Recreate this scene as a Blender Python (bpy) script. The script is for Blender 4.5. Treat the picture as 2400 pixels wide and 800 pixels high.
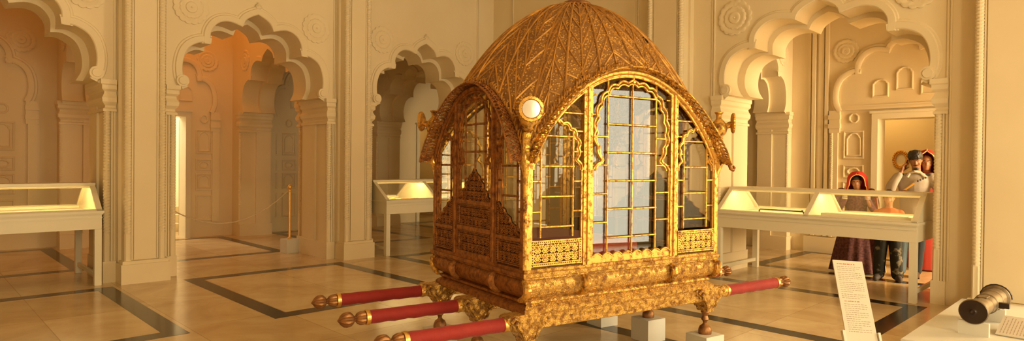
import bpy, math, random
from math import sin, cos, pi, radians, sqrt, atan2
from mathutils import Matrix, Vector
random.seed(7)
for o in list(bpy.data.objects): bpy.data.objects.remove(o)
SC = bpy.context.scene
COL = SC.collection

# ------------------------------------------------------------------ camera
cd = bpy.data.cameras.new('camera'); cam = bpy.data.objects.new('camera', cd); COL.objects.link(cam)
F, YAW, PIT, ROL = 1472.0, radians(45.674), radians(-.568), radians(.558)
fw = Vector((cos(YAW)*cos(PIT), sin(YAW)*cos(PIT), sin(PIT))); rt = Vector((sin(YAW), -cos(YAW), 0)); up = rt.cross(fw)
r2 = rt*cos(ROL)+up*sin(ROL); u2 = up*cos(ROL)-rt*sin(ROL)
M = Matrix((r2, u2, -fw)).transposed().to_4x4(); M.translation = (0, 0, 1.55)
cam.matrix_world = M
cd.sensor_width = 36; cd.sensor_fit = 'HORIZONTAL'; cd.lens = 36*F/2400; cd.clip_start = .05
SC.camera = cam

# ------------------------------------------------------------------ world, lights, exposure
SC.view_settings.view_transform = 'Standard'
SC.view_settings.look = 'None'
SC.view_settings.exposure = 0.0
SC.view_settings.gamma = 1
SC.view_settings.use_curve_mapping = False
w = bpy.data.worlds.new('world'); SC.world = w; w.use_nodes = True
w.node_tree.nodes['Background'].inputs[0].default_value = (1, .80, .52, 1)
w.node_tree.nodes['Background'].inputs[1].default_value = .6
WARM = (1, .725, .385)
def area(name, loc, target, sx, sy, power, color=WARM):
    d = bpy.data.lights.new(name, 'AREA'); d.shape = 'RECTANGLE'; d.size = sx; d.size_y = sy; d.energy = power; d.color = color
    o = bpy.data.objects.new(name, d); COL.objects.link(o); o.location = loc
    o.rotation_euler = (Vector(target)-Vector(loc)).to_track_quat('-Z', 'Y').to_euler()
    return o
# daylight through the tall windows of the wall behind the camera
WIN_Y = -4.0
WINDOWS = [(0.2, 1.7, .8, 3.8), (4.65, 1.8, .8, 3.8), (7.75, 1.3, .05, 3.0)]
for k, (wx, ww, wa, wb) in enumerate(WINDOWS):
    area('window_light', (wx, WIN_Y+.02, (wa+wb)/2), (wx, 4, (wa+wb)/2), ww, wb-wa, [260, 205, 95][k], [(.96, .80, .48), (.95, .82, .54), (.92, .86, .66)][k])
area('window_light', (-4.9, 4.0, 2.4), (3, 4.6, 1.5), 2.6, 2.6, 6)
area('aisle_fill', (10.7, -3.7, 2.5), (10.7, 4, 1.9), 2.2, 2.4, 820, (1, .80, .48))  # added fill brightening the right aisle; the rear wall has no window here
area('aisle_fill', (-4.8, 11.9, 2.4), (3, 11.9, 1.8), 2.0, 2.0, 25, (1, .42, .11))  # added orange fill for the left aisle, set before the solid end wall
area('aisle_top_fill', (3.79, 12.2, 5.3), (3.79, 12.2, 0), 2.2, 1.8, 30, (1, .36, .07))  # added orange fill below the ceiling to tint the aisle, no fixture there
area('aisle_top_fill', (.74, 12.2, 5.3), (.74, 12.2, 0), 2.2, 1.8, 9, (1, .36, .07))  # weaker added overhead fill for the neighbouring bay
# daylight outside the little doorway, the lit room behind the right aisle
area('stair_light', (2.7, 16.2, 3.6), (3.4, 14.6, .8), 1.6, 1.6, 150, (1, .86, .6))
area('room_light', (13.6, 3.9, 3.2), (13.6, 3.0, 1.0), .8, .8, 24, (1, .62, .20))

# ------------------------------------------------------------------ materials
def mat(name, col, rough=.5, metal=0., spec=.5, bump=None, var=None, coat=0., sheen=0., emit=None):
    """bump=(scale,strength[,detail]); var=(scale, colour2, lo, hi)"""
    m = bpy.data.materials.new(name); m.use_nodes = True; nt = m.node_tree; b = nt.nodes['Principled BSDF']
    b.inputs['Base Color'].default_value = (*col, 1); b.inputs['Roughness'].default_value = rough; b.inputs['Metallic'].default_value = metal
    b.inputs['Specular IOR Level'].default_value = spec; b.inputs['Coat Weight'].default_value = coat; b.inputs['Sheen Weight'].default_value = sheen
    tc = nt.nodes.new('ShaderNodeTexCoord')
    if var:
        n = nt.nodes.new('ShaderNodeTexNoise'); n.inputs['Scale'].default_value = var[0]; n.inputs['Detail'].default_value = 6
        nt.links.new(tc.outputs['Object'], n.inputs['Vector'])
        r = nt.nodes.new('ShaderNodeValToRGB'); r.color_ramp.elements[0].position = var[2]; r.color_ramp.elements[1].position = var[3]
        r.color_ramp.elements[0].color = (*var[1], 1); r.color_ramp.elements[1].color = (*col, 1)
        nt.links.new(n.outputs['Fac'], r.inputs['Fac']); nt.links.new(r.outputs['Color'], b.inputs['Base Color'])
    if bump:
        n = nt.nodes.new('ShaderNodeTexNoise'); n.inputs['Scale'].default_value = bump[0]; n.inputs['Detail'].default_value = bump[2] if len(bump) > 2 else 4
        nt.links.new(tc.outputs['Object'], n.inputs['Vector'])
        p = nt.nodes.new('ShaderNodeBump'); p.inputs['Strength'].default_value = bump[1]; p.inputs['Distance'].default_value = .01
        nt.links.new(n.outputs['Fac'], p.inputs['Height']); nt.links.new(p.outputs['Normal'], b.inputs['Normal'])
    if emit:
        b.inputs['Emission Color'].default_value = (*emit[0], 1); b.inputs['Emission Strength'].default_value = emit[1]
    return m
def gilt(name, gold, dark, scale, lo, hi, rough, dots=None, bumpk=.5, lowdot=.45):
    """gilding worn through to dark lacquer, with a stamped floral relief"""
    m = bpy.data.materials.new(name); m.use_nodes = True; nt = m.node_tree; b = nt.nodes['Principled BSDF']; N = nt.nodes.new; K = nt.links.new
    tc = N('ShaderNodeTexCoord')
    n = N('ShaderNodeTexNoise'); n.inputs['Scale'].default_value = scale; n.inputs['Detail'].default_value = 9; n.inputs['Roughness'].default_value = .72
    K(tc.outputs['Object'], n.inputs['Vector'])
    r = N('ShaderNodeValToRGB'); r.color_ramp.elements[0].position = lo; r.color_ramp.elements[1].position = hi
    K(n.outputs['Fac'], r.inputs['Fac'])
    fac = r.outputs['Color']
    if dots:
        v = N('ShaderNodeTexVoronoi'); v.inputs['Scale'].default_value = dots; K(tc.outputs['Object'], v.inputs['Vector'])
        r2_ = N('ShaderNodeValToRGB'); r2_.color_ramp.elements[0].position = .28; r2_.color_ramp.elements[1].position = .5
        r2_.color_ramp.elements[0].color = (1, 1, 1, 1); r2_.color_ramp.elements[1].color = (lowdot, lowdot, lowdot, 1)
        K(v.outputs['Distance'], r2_.inputs['Fac'])
        mm = N('ShaderNodeMixRGB'); mm.blend_type = 'MULTIPLY'; mm.inputs[0].default_value = 1
        K(fac, mm.inputs[1]); K(r2_.outputs['Color'], mm.inputs[2]); fac = mm.outputs[0]
    mx = N('ShaderNodeMixRGB'); mx.inputs[1].default_value = (*dark, 1); mx.inputs[2].default_value = (*gold, 1)
    K(fac, mx.inputs[0]); K(mx.outputs[0], b.inputs['Base Color'])
    mt = N('ShaderNodeMath'); mt.operation = 'MULTIPLY_ADD'; mt.inputs[1].default_value = .75; mt.inputs[2].default_value = .15
    K(fac, mt.inputs[0]); K(mt.outputs[0], b.inputs['Metallic'])
    b.inputs['Roughness'].default_value = rough; b.inputs['Specular IOR Level'].default_value = .25
    bm = N('ShaderNodeBump'); bm.inputs['Strength'].default_value = bumpk; bm.inputs['Distance'].default_value = .012
    K(fac, bm.inputs['Height']); K(bm.outputs['Normal'], b.inputs['Normal'])
    return m
def glass_mat(name, tint=(1, 1, 1), refl=1.0, rough=0.0):
    m = bpy.data.materials.new(name); m.use_nodes = True; nt = m.node_tree; nt.nodes.clear(); N = nt.nodes.new; K = nt.links.new
    o = N('ShaderNodeOutputMaterial'); t = N('ShaderNodeBsdfTransparent'); g = N('ShaderNodeBsdfGlossy'); mx = N('ShaderNodeMixShader'); lw = N('ShaderNodeLayerWeight')
    lw.inputs['Blend'].default_value = .5; t.inputs[0].default_value = (*tint, 1); g.inputs['Roughness'].default_value = rough
    pw = N('ShaderNodeMath'); pw.operation = 'POWER'; pw.inputs[1].default_value = 5; K(lw.outputs['Facing'], pw.inputs[0])
    mu = N('ShaderNodeMath'); mu.operation = 'MULTIPLY_ADD'; mu.inputs[1].default_value = .6; mu.inputs[2].default_value = .04*refl; K(pw.outputs[0], mu.inputs[0])
    K(mu.outputs[0], mx.inputs[0]); K(t.outputs[0], mx.inputs[1]); K(g.outputs[0], mx.inputs[2]); K(mx.outputs[0], o.inputs[0])
    return m
def floor_mat():
    m = bpy.data.materials.new('polished cream marble'); m.use_nodes = True; nt = m.node_tree; b = nt.nodes['Principled BSDF']; N = nt.nodes.new; K = nt.links.new
    tc = N('ShaderNodeTexCoord'); n = N('ShaderNodeTexNoise'); n.inputs['Scale'].default_value = .9; n.inputs['Detail'].default_value = 9; n.inputs['Roughness'].default_value = .62; n.inputs['Distortion'].default_value = 1.6
    K(tc.outputs['Object'], n.inputs['Vector'])
    r = N('ShaderNodeValToRGB'); r.color_ramp.elements[0].position = .3; r.color_ramp.elements[1].position = .62
    r.color_ramp.elements[0].color = (.60, .42, .22, 1); r.color_ramp.elements[1].color = (.80, .63, .38, 1)
    K(n.outputs['Fac'], r.inputs['Fac'])
    mp = N('ShaderNodeMapping'); mp.inputs['Location'].default_value = (-2.86, -6.25, 0); K(tc.outputs['Object'], mp.inputs['Vector'])
    bk = N('ShaderNodeTexBrick'); bk.offset = 0; bk.inputs['Scale'].default_value = 1; bk.inputs['Brick Width'].default_value = .935; bk.inputs['Row Height'].default_value = 1.2
    bk.inputs['Mortar Size'].default_value = .004; bk.inputs['Color1'].default_value = (1, 1, 1, 1); bk.inputs['Color2'].default_value = (.84, .80, .74, 1); bk.inputs['Mortar'].default_value = (.66, .58, .45, 1)
    K(mp.outputs[0], bk.inputs['Vector'])
    mm = N('ShaderNodeMixRGB'); mm.blend_type = 'MULTIPLY'; mm.inputs[0].default_value = 1; K(r.outputs[0], mm.inputs[1]); K(bk.outputs['Color'], mm.inputs[2])
    K(mm.outputs[0], b.inputs['Base Color']); b.inputs['Roughness'].default_value = .2
    return m
PLASTER = mat('cream lime plaster', (.83, .70, .465), .55, bump=(30, .05), var=(1.3, (.79, .65, .415), .3, .7))
MARBLE = floor_mat()
BLACK = mat('black marble inlay', (.022, .016, .012), .16)
WHITEP = mat('cream gloss paint', (.80, .72, .53), .35)
FELT = mat('pale display felt', (.85, .78, .58), .9)
LAMP = mat('warm tube lamp', (1, .9, .6), .5, emit=((1, .74, .34), 90))
GOLD = gilt('worn gilding', (.90, .54, .12), (.17, .055, .017), 26, .38, .56, .38, bumpk=.5)
GOLDF = gilt('worn stamped gilding', (1.0, .64, .16), (.21, .065, .018), 24, .36, .52, .36, dots=80, bumpk=.7, lowdot=.5)
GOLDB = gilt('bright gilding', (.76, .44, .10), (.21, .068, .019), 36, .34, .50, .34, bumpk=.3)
GOLDS = gilt('reddish side gilding', (.50, .21, .05), (.15, .047, .015), 24, .38, .62, .42, bumpk=.4)  # redder, darker gilding for the two short sides
DOME = gilt('tarnished floral gilding', (.80, .44, .10), (.17, .07, .025), 7, .22, .58, .45, dots=52, bumpk=.8, lowdot=.2)
DOMERIB = gilt('tarnished gilt ribs', (.62, .33, .08), (.20, .085, .03), 8, .3, .6, .5, bumpk=.3)
DARKL = mat('dark lacquer', (.022, .009, .004), .75, spec=.2)
COPPER = mat('carved bronze', (.36, .17, .06), .42, .6, bump=(60, .3), var=(14, (.16, .065, .02), .35, .6))
VELVET = mat('red cloth sleeve', (.33, .016, .009), .75, bump=(60, .25), var=(7, (.26, .011, .007), .3, .7), sheen=.1)
BRASS = mat('brass', (.86, .55, .16), .3, .9)
PANE = glass_mat('old window glass', (.93, .92, .88), 1.3)
CASEGL = glass_mat('case glass', (.97, .97, .95), 1.0)
MIRROR = mat('mirror', (.92, .90, .86), .12, .6)
BLOCKP = mat('white painted block', (.71, .685, .60), .5)
PAPER = mat('white card', (.66, .60, .50), .6)
INK = mat('grey print', (.45, .33, .25), .7)
INKR = mat('red print', (.62, .12, .06), .7)
DARKW = mat('dark wood', (.05, .026, .014), .5)
IRON = mat('dark bronze', (.035, .02, .014), .38, .4)
STEEL = mat('aged gun metal', (.28, .22, .14), .42, .7, var=(20, (.14, .10, .06), .3, .7))

# ------------------------------------------------------------------ mesh helpers
class MB:
    def __init__(s): s.v = []; s.f = []
    def add(s, vs, fs, M=None):
        o = len(s.v)
        s.v += [(M @ Vector(p))[:] for p in vs] if M is not None else [tuple(p) for p in vs]
        s.f += [tuple(i+o for i in f) for f in fs]; return s
    def box(s, lo, hi, M=None, bev=0):
        x0, y0, z0 = lo; x1, y1, z1 = hi
        if bev:
            b = bev; ring = lambda z, i: [(x0+i, y0+i, z), (x1-i, y0+i, z), (x1-i, y1-i, z), (x0+i, y1-i, z)]
            vs = ring(z0, b)+ring(z0+b, 0)+ring(z1-b, 0)+ring(z1, b); fs = [(3, 2, 1, 0), (12, 13, 14, 15)]
            for k in range(3):
                for i in range(4): j = (i+1) % 4; fs.append((k*4+i, k*4+j, k*4+4+j, k*4+4+i))
            return s.add(vs, fs, M)
        return s.add([(x0, y0, z0), (x1, y0, z0), (x1, y1, z0), (x0, y1, z0), (x0, y0, z1), (x1, y0, z1), (x1, y1, z1), (x0, y1, z1)],
              [(3, 2, 1, 0), (4, 5, 6, 7), (0, 1, 5, 4), (1, 2, 6, 5), (2, 3, 7, 6), (3, 0, 4, 7)], M)
    def prism(s, poly, w0, w1, M=None):
        n = len(poly); vs = [(u, v, w0) for u, v in poly]+[(u, v, w1) for u, v in poly]
        a = sum(poly[i][0]*poly[(i+1) % n][1]-poly[(i+1) % n][0]*poly[i][1] for i in range(n))
        t, b = tuple(range(n, 2*n)), tuple(range(n-1, -1, -1)); sd = [(i, (i+1) % n, n+(i+1) % n, n+i) for i in range(n)]
        if a < 0: t, b = t[::-1], b[::-1]; sd = [x[::-1] for x in sd]
        return s.add(vs, [t, b]+sd, M)
    def tube(s, pts, r, n=6, closed=False, M=None, flat=1.0):
        P = [Vector(p) for p in pts]; k = len(P); rs = r if isinstance(r, (list, tuple)) else [r]*k
        vs = []; nrm = None
        for i in range(k):
            a = P[(i-1) % k] if (closed or i) else P[i]; b = P[(i+1) % k] if (closed or i < k-1) else P[i]
            t = (b-a); t = t.normalized() if t.length > 1e-9 else Vector((0, 0, 1))
            if nrm is None:
                h = Vector((0, 0, 1)) if abs(t.z) < .9 else Vector((1, 0, 0)); nrm = (h-t*h.dot(t)).normalized()
            else:
                q = nrm-t*nrm.dot(t); nrm = q.normalized() if q.length > 1e-6 else nrm
            bi = t.cross(nrm)
            for j in range(n):
                an = 2*pi*j/n+pi/n; vs.append(P[i]+(nrm*cos(an)+bi*sin(an)*flat)*rs[i])
        fs = []
        for i in range(k if closed else k-1):
            for j in range(n):
                a = i*n+j; b = i*n+(j+1) % n; c = ((i+1) % k)*n; fs.append((a, b, c+(j+1) % n, c+j))
        if not closed: fs += [tuple(range(n-1, -1, -1)), tuple(range((k-1)*n, k*n))]
        return s.add(vs, fs, M)
    def lathe(s, prof, n=20, M=None, lobes=0, amp=0.):
        vs = []; fs = []
        for r, z in prof:
            for j in range(n):
                a = 2*pi*j/n; rr = r*(1+amp*abs(cos(lobes*a/2))-amp) if lobes else r
                vs.append((rr*cos(a), rr*sin(a), z))
        for i in range(len(prof)-1):
            for j in range(n): k = (j+1) % n; fs.append((i*n+j, i*n+k, i*n+n+k, i*n+n+j))
        fs += [tuple(range(n-1, -1, -1)), tuple(range((len(prof)-1)*n, len(prof)*n))]
        return s.add(vs, fs, M)
    def sphere(s, c, r, n=10, sc=(1, 1, 1), M=None):
        m = max(4, n//2+1); vs = []; fs = []
        for i in range(1, m):
            t = pi*i/m
            for j in range(n): vs.append((c[0]+sc[0]*r*sin(t)*cos(2*pi*j/n), c[1]+sc[1]*r*sin(t)*sin(2*pi*j/n), c[2]+sc[2]*r*cos(t)))
        o = len(vs); vs += [(c[0], c[1], c[2]+sc[2]*r), (c[0], c[1], c[2]-sc[2]*r)]
        for i in range(m-2):
            for j in range(n): k = (j+1) % n; fs.append((i*n+j, i*n+n+j, i*n+n+k, i*n+k))
        for j in range(n): k = (j+1) % n; fs.append((o, j, k)); fs.append((o+1, (m-2)*n+k, (m-2)*n+j))
        return s.add(vs, fs, M)
    def grid(s, rows, closed=False, M=None):
        n = len(rows[0]); vs = [p for r in rows for p in r]; fs = []
        for i in range(len(rows)-1):
            for j in range(n if closed else n-1): k = (j+1) % n; fs.append((i*n+j, i*n+k, i*n+n+k, i*n+n+j))
        return s.add(vs, fs, M)
    def ribbon(s, path, prof, M=None, closed=False):
        """sweep profile [(offset to the left of travel, w)] along a 2-D path in the u,v plane"""
        n = len(path); rows = []
        for i in range(n):
            a = path[(i-1) % n] if (closed or i) else path[i]; b = path[(i+1) % n] if (closed or i < n-1) else path[i]
            p = path[i]
            d1 = Vector((p[0]-a[0], p[1]-a[1])); d2 = Vector((b[0]-p[0], b[1]-p[1]))
            if d1.length < 1e-9: d1 = d2
            if d2.length < 1e-9: d2 = d1
            d1.normalize(); d2.normalize(); n1 = Vector((-d1.y, d1.x)); n2 = Vector((-d2.y, d2.x)); q = n1+n2
            q = q/max(.35, q.length_squared)*2 if q.length > .2 else n1
            if q.length > 1.8: q = q.normalized()*1.8
            rows.append([(p[0]+q.x*o, p[1]+q.y*o, w_) for o, w_ in prof])
        if closed: rows.append(rows[0])
        return s.grid(rows, False, M)
    def build(s, name, m, parent=None, ang=35, smooth=True):
        me = bpy.data.meshes.new(name); me.from_pydata(s.v, [], s.f); me.materials.append(m); me.validate(); me.update()
        if smooth:
            me.polygons.foreach_set('use_smooth', [True]*len(me.polygons)); me.set_sharp_from_angle(angle=radians(ang))
        o = bpy.data.objects.new(name, me); COL.objects.link(o)
        if parent: o.parent = parent
        return o
def tag(o, label=None, cat=None, group=None, kind=None):
    for k, v in (('label', label), ('category', cat), ('group', group), ('kind', kind)):
        if v: o[k] = v
    return o
def empty(name, loc, rz=0, label=None, cat=None, group=None):
    o = bpy.data.objects.new(name, None); COL.objects.link(o); o.location = loc; o.rotation_euler = (0, 0, rz); o.empty_display_size = .1
    return tag(o, label, cat, group)
def dup(o, parent=None, loc=None, rz=None, label=None):
    kids = [c for c in bpy.data.objects if c.parent == o]
    c = o.copy(); COL.objects.link(c); c.parent = parent
    if loc is not None: c.location = loc
    if rz is not None: c.rotation_euler = (0, 0, rz)
    if label: c['label'] = label
    for k in kids: dup(k, c)
    return c
def struct(name, mb, m, parent=None, ang=35):
    o = mb.build(name, m, parent, ang)
    if not parent: o['kind'] = 'structure'
    return o
def spline(P, n=6):
    """Catmull-Rom through P"""
    out = []
    for i in range(len(P)-1):
        p0, p1, p2, p3 = P[max(i-1, 0)], P[i], P[i+1], P[min(i+2, len(P)-1)]
        for k in range(n):
            t = k/n
            out.append(tuple(.5*(2*b+(c-a)*t+(2*a-5*b+4*c-d)*t*t+(3*b-a-3*c+d)*t**3) for a, b, c, d in zip(p0, p1, p2, p3)))
    return out+[tuple(P[-1])]

# ------------------------------------------------------------------ the hall: cusped arcades on two sides
ZC = 5.4            # ceiling height
SPR = 2.57          # springing of the arches
def foil(hw, inset=0.0, n=5):
    """five-lobed cusped arch, left to right, half width hw at the lowest lobe"""
    k = hw/1.02
    L1 = spline([(.955, 2.57), (1.02, 2.72), (1.02, 2.92), (.95, 3.1), (.80, 3.195), (.665, 3.19)], n)
    L2 = spline([(.665, 3.19), (.66, 3.36), (.57, 3.495), (.42, 3.545), (.225, 3.50)], n)
    L3 = spline([(.225, 3.50), (.18, 3.60), (.10, 3.665), (0, 3.715)], n)
    R = L1[:-1]+L2[:-1]+L3
    if inset:
        R = [(x*(1-inset*.9), SPR+(z-SPR)*(1-inset*.8)) for x, z in R]
    R = [(x*k, z) for x, z in R]
    return [(-x, z) for x, z in R]+R[::-1][1:]
def lobes(hw, n=5):
    P = foil(hw, 0, n); a, b = 5*n, 9*n; m = len(P)-1
    return [P[:a+1], P[a:b+1], P[b:m-b+1], P[m-b:m-a+1], P[m-a:]]
def arcade_slab(ops, u0, u1, w0, w1, M, inset, name, parent=None, m=None, hj_in=0.0):
    """one slab with an arched opening per (centre, half width, jamb half width); a single outline extruded"""
    poly = [(u0, 0)]
    for c, hw, hj in sorted(ops):
        j = hj-hj_in
        poly += [(c-j, 0), (c-j, SPR)]+[(c+x, z) for x, z in foil(hw, inset)]+[(c+j, SPR), (c+j, 0)]
    poly += [(u1, 0), (u1, ZC), (u0, ZC)]
    return MB().prism(poly, w0, w1, M)
def rope(mb, u, w, z0, z1, r, M, pitch=.075, straight=.35):
    """twisted rope colonnette with a plain fluted foot"""
    n, dz = 12, .0125; rows = []; k = int((z1-z0)/dz)
    for i in range(k+1):
        z = z0+(z1-z0)*i/k; row = []
        for j in range(n):
            a = 2*pi*j/n; ph = a*2/2+2*pi*z/pitch if z > z0+straight else a*4
            rr = r*(.80+.26*abs(sin(ph/1.0 if z > z0+straight else ph)))
            row.append((u+rr*cos(a), z, w+rr*sin(a)))
        rows.append(row)
    mb.grid(rows, True, M)
CAP = [(0, 0), (.045, .0), (.045, .03), (.02, .05), (.02, .075), (.055, .12), (.06, .17), (.035, .22), (.03, .25), (.06, .28), (.06, .33), (.075, .345), (.075, .40), (0, .40)]
def capital(mb, u, w0, w1, sgn, M, z=2.17):
    """moulded capital on a jamb face at u, pointing to sgn, spanning w0..w1 plus a little out of the wall face"""
    for i in range(len(CAP)-1):
        (a, za), (b, zb) = CAP[i], CAP[i+1]
        if abs(zb-za) < 1e-6: continue
        vs = []
        for e, zz in ((a, za), (b, zb)):
            x = u+sgn*e; vs += [(u-sgn*.10, z+zz, w0-e*.5), (x, z+zz, w0-e*.5), (x, z+zz, w1+e), (u-sgn*.10, z+zz, w1+e)]
        fs = [(0, 1, 5, 4), (1, 2, 6, 5), (2, 3, 7, 6), (3, 0, 4, 7), (0, 3, 2, 1), (4, 5, 6, 7)]
        if sgn < 0: fs = [f[::-1] for f in fs]
        mb.add(vs, fs, M)
def rosette(mb, u, v, r, M):
    """lotus medallion: two rings of petals round a boss"""
    n = 96; rows = []
    for rr, h in ((1.0, 0), (1.0, .22), (.93, .30), (.80, .24), (.68, .16), (.62, .30), (.52, .34), (.40, .22), (.33, .22), (.30, .40), (.18, .46), (.06, .34), (.03, .48), (.001, .50)):
        row = []
        for j in range(n):
            a = 2*pi*j/n; k = 1
            if rr > .62: k = .93+.07*abs(sin(8*a))
            elif rr > .34: k = .94+.06*abs(sin(6*a))
            row.append((u+r*rr*k*cos(a), v+r*rr*k*sin(a), h*r*.36))
        rows.append(row)
    mb.grid(rows, True, M)
def rect(u0, v0, u1, v1): return [(u0, v0), (u1, v0), (u1, v1), (u0, v1)]
def oval(u, v, a, b, n=28, sc=0): return [(u+a*(1+.07*abs(sin(sc*t))*bool(sc))*cos(t), v+b*(1+.07*abs(sin(sc*t))*bool(sc))*sin(t)) for t in [2*pi*i/n for i in range(n)]]
def niche(u, v0, v1, hw):
    h = v1-v0; s = hw
    top = [(1, .66), (.98, .76), (.80, .82), (.76, .88), (.5, .93), (.42, .97), (0, 1.0)]
    return [(u-s, v0), (u+s, v0)]+[(u+s*x, v0+h*y) for x, y in top]+[(u-s*x, v0+h*y) for x, y in top[::-1][1:]]
RP = [(.0, 0.), (.004, .022), (.02, .03), (.036, .022), (.042, 0.)]      # raised moulding profile
def relief(mb, path, M, k=1.0, closed=True): mb.ribbon(path, [(o*k, w_*k) for o, w_ in RP], M, closed)
def frame_of(o, ux, wz): return Matrix(((ux[0], 0, wz[0], o[0]), (ux[1], 0, wz[1], o[1]), (ux[2], 1, wz[2], o[2]), (0, 0, 0, 1)))
MW1 = frame_of((0, 9.27, 0), (1, 0, 0), (0, -1, 0))     # left arcade face: u = x
MW2 = frame_of((8.5, 0, 0), (0, -1, 0), (-1, 0, 0))     # right arcade face: u = -y
def arcade(name, M, ops, u0, u1, pil, pw, depth, finials=True, hb=.245):
    W = struct(name, arcade_slab(ops, u0, u1, -.40, 0, M, 0, name), PLASTER)
    arcade_slab(ops, u0, u1, -depth, -.40, M, .085, name, hj_in=.03).build('inner_arch_order', PLASTER, W)
    for c, hw, hj in ops:
        mb = MB()
        for q_, lb_ in enumerate(lobes(hw)): mb.ribbon([(c+x, z) for x, z in lb_], [(o_, w_*(1+.06*(q_ % 2))+.0002*(q_ % 2)) for o_, w_ in [(.001, 0), (.001, .02), (.012, .03), (.085, .03), (.095, .012), (.115, .012), (.125, 0)]], M)
        for sg in (-1, 1):    # scrolls where the arch lands on the capitals
            mb.add(*cyl(c+sg*(hw*.955+.055), SPR+.075, .085, 0, .04), M)
            mb.add(*cyl(c+sg*(hw*.955+.055), SPR+.075, .055, .04, .055), M)
        mb.build('arch_moulding', PLASTER, W)
        mb = MB()
        for sg in (-1, 1): capital(mb, c+sg*hj, -depth, 0, -sg, M)
        mb.build('capital', PLASTER, W)
        for sg in (-1, 1):
            mb = MB(); rosette(mb, c+sg*hw*.90, 3.66, .235 if hw < 1.1 else .25, M); mb.build('rosette', PLASTER, W)
            mb = MB(); rope(mb, c+sg*(hj+.005), .0, .27, 2.17, .04, M); mb.build('rope_colonnette', PLASTER, W)
            mb = MB(); u = c+sg*hj
            mb.box((min(u-sg*.042, u+sg*.10), 0, -depth-.03), (max(u-sg*.042, u+sg*.10), .27, .045), M); mb.build('jamb_base', PLASTER, W)
            mb = MB()
            for k in range(3): mb.box((c+sg*(hj+.055+.03*k)-.009, .27, -.01), (c+sg*(hj+.055+.03*k)+.009, ZC if k else 2.2, .022-.004*k), M)
            mb.build('jamb_fillet', PLASTER, W)
        if finials:
            mb = MB()
            for a in (-50, -20, 20, 50): 
                t = radians(a+90); mb.tube([(c, 3.80, .01), (c+.05*cos(t), 3.80+.06*sin(t), .025), (c+.085*cos(t+.5*(1 if a < 0 else -1)), 3.80+.105*sin(t), .012)], [.012, .016, .004], 6, M=M)
            mb.sphere((c, 3.80, .01), .025, 8, M=M); mb.build('leaf_finial', PLASTER, W)
    for p0 in pil:
        p1 = p0+pw
        mb = MB(); mb.box((p0, hb+.02, -.02), (p1, ZC, .24), M); mb.box((p0+.105, hb+.05, .24), (p1-.105, ZC, .262), M)
        for u in (p0+.085, p1-.085): mb.box((u-.008, hb+.05, .24), (u+.008, ZC, .255), M)
        mb.box((p0-.035, hb+.02, -.02), (p0+.0, ZC, .10), M); mb.box((p1, hb+.02, -.02), (p1+.035, ZC, .10), M)
        mb.build('pilaster', PLASTER, W)
        mb = MB(); mb.box((p0-.05, 0, -.02), (p1+.05, hb, .33), M); mb.box((p0-.03, hb, -.02), (p1+.03, hb+.04, .305), M); mb.build('pilaster_plinth', PLASTER, W)
        for u in (p0+.035, p1-.035):
            mb = MB(); rope(mb, u, .24, hb+.04, ZC, .042, M); mb.build('pilaster_rope', PLASTER, W)
    return W
def cyl(u, v, r, w0, w1, n=28):
    vs = [(u+r*cos(2*pi*i/n), v+r*sin(2*pi*i/n), w0) for i in range(n)]+[(u+r*.94*cos(2*pi*i/n), v+r*.94*sin(2*pi*i/n), w1) for i in range(n)]
    return vs, [tuple(range(n, 2*n)), tuple(range(n-1, -1, -1))]+[(i, (i+1) % n, n+(i+1) % n, n+i) for i in range(n)]

fl = MB(); fl.box((-6, -6, -.2), (16.5, 17.5, 0)); struct('floor', fl, MARBLE)
strips = [(2.66, 6.05, 4.93, 8.85), (-.45, 6.05, 1.88, 8.92), (5.80, 6.05, 8.12, 8.85), (2.66, 10.5, 4.82, 13.5), (-.45, 10.5, 1.92, 13.5), (5.78, 10.5, 7.95, 13.5),
          (5.85, 1.75, 8.20, 4.58), (2.66, 1.75, 4.93, 4.58), (9.65, 1.75, 12.0, 4.50), (9.65, 6.05, 12.0, 8.85), (9.2, 10.5, 11.8, 13.5), (5.85, -2.55, 8.2, .28)]
for k, (a, b, c, d) in enumerate(strips):
    t = .19; mb = MB()
    mb.box((a, b, -.02), (c, b+t, .0015)); mb.box((a, d-t, -.02), (c, d, .0015)); mb.box((a, b+t, -.02), (a+t, d-t, .0015)); mb.box((c-t, b+t, -.02), (c, d-t, .0015))
    struct('trim_%d' % (k+1), mb, BLACK)
struct('ceiling', MB().box((-6, -6, ZC), (16.5, 17.5, ZC+.2)), PLASTER)

H1 = 1.02
ops1 = [(-5.36, H1, 1.14), (-2.31, H1, 1.14), (.74, H1, 1.14), (3.79, H1, 1.14), (6.84, H1, 1.14)]
arcade('wall_left', MW1, ops1, -6, 9.35, [-4.055, -1.005, 2.025, 5.085], .46, .84)
ops2 = [(-3.08, 1.24, 1.34), (-7.28, 1.24, 1.34), (1.12, 1.24, 1.34)]
arcade('wall_right', MW2, ops2, -9.27, 5.0, [-5.48, -1.36], .60, .85, hb=.12)

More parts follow.
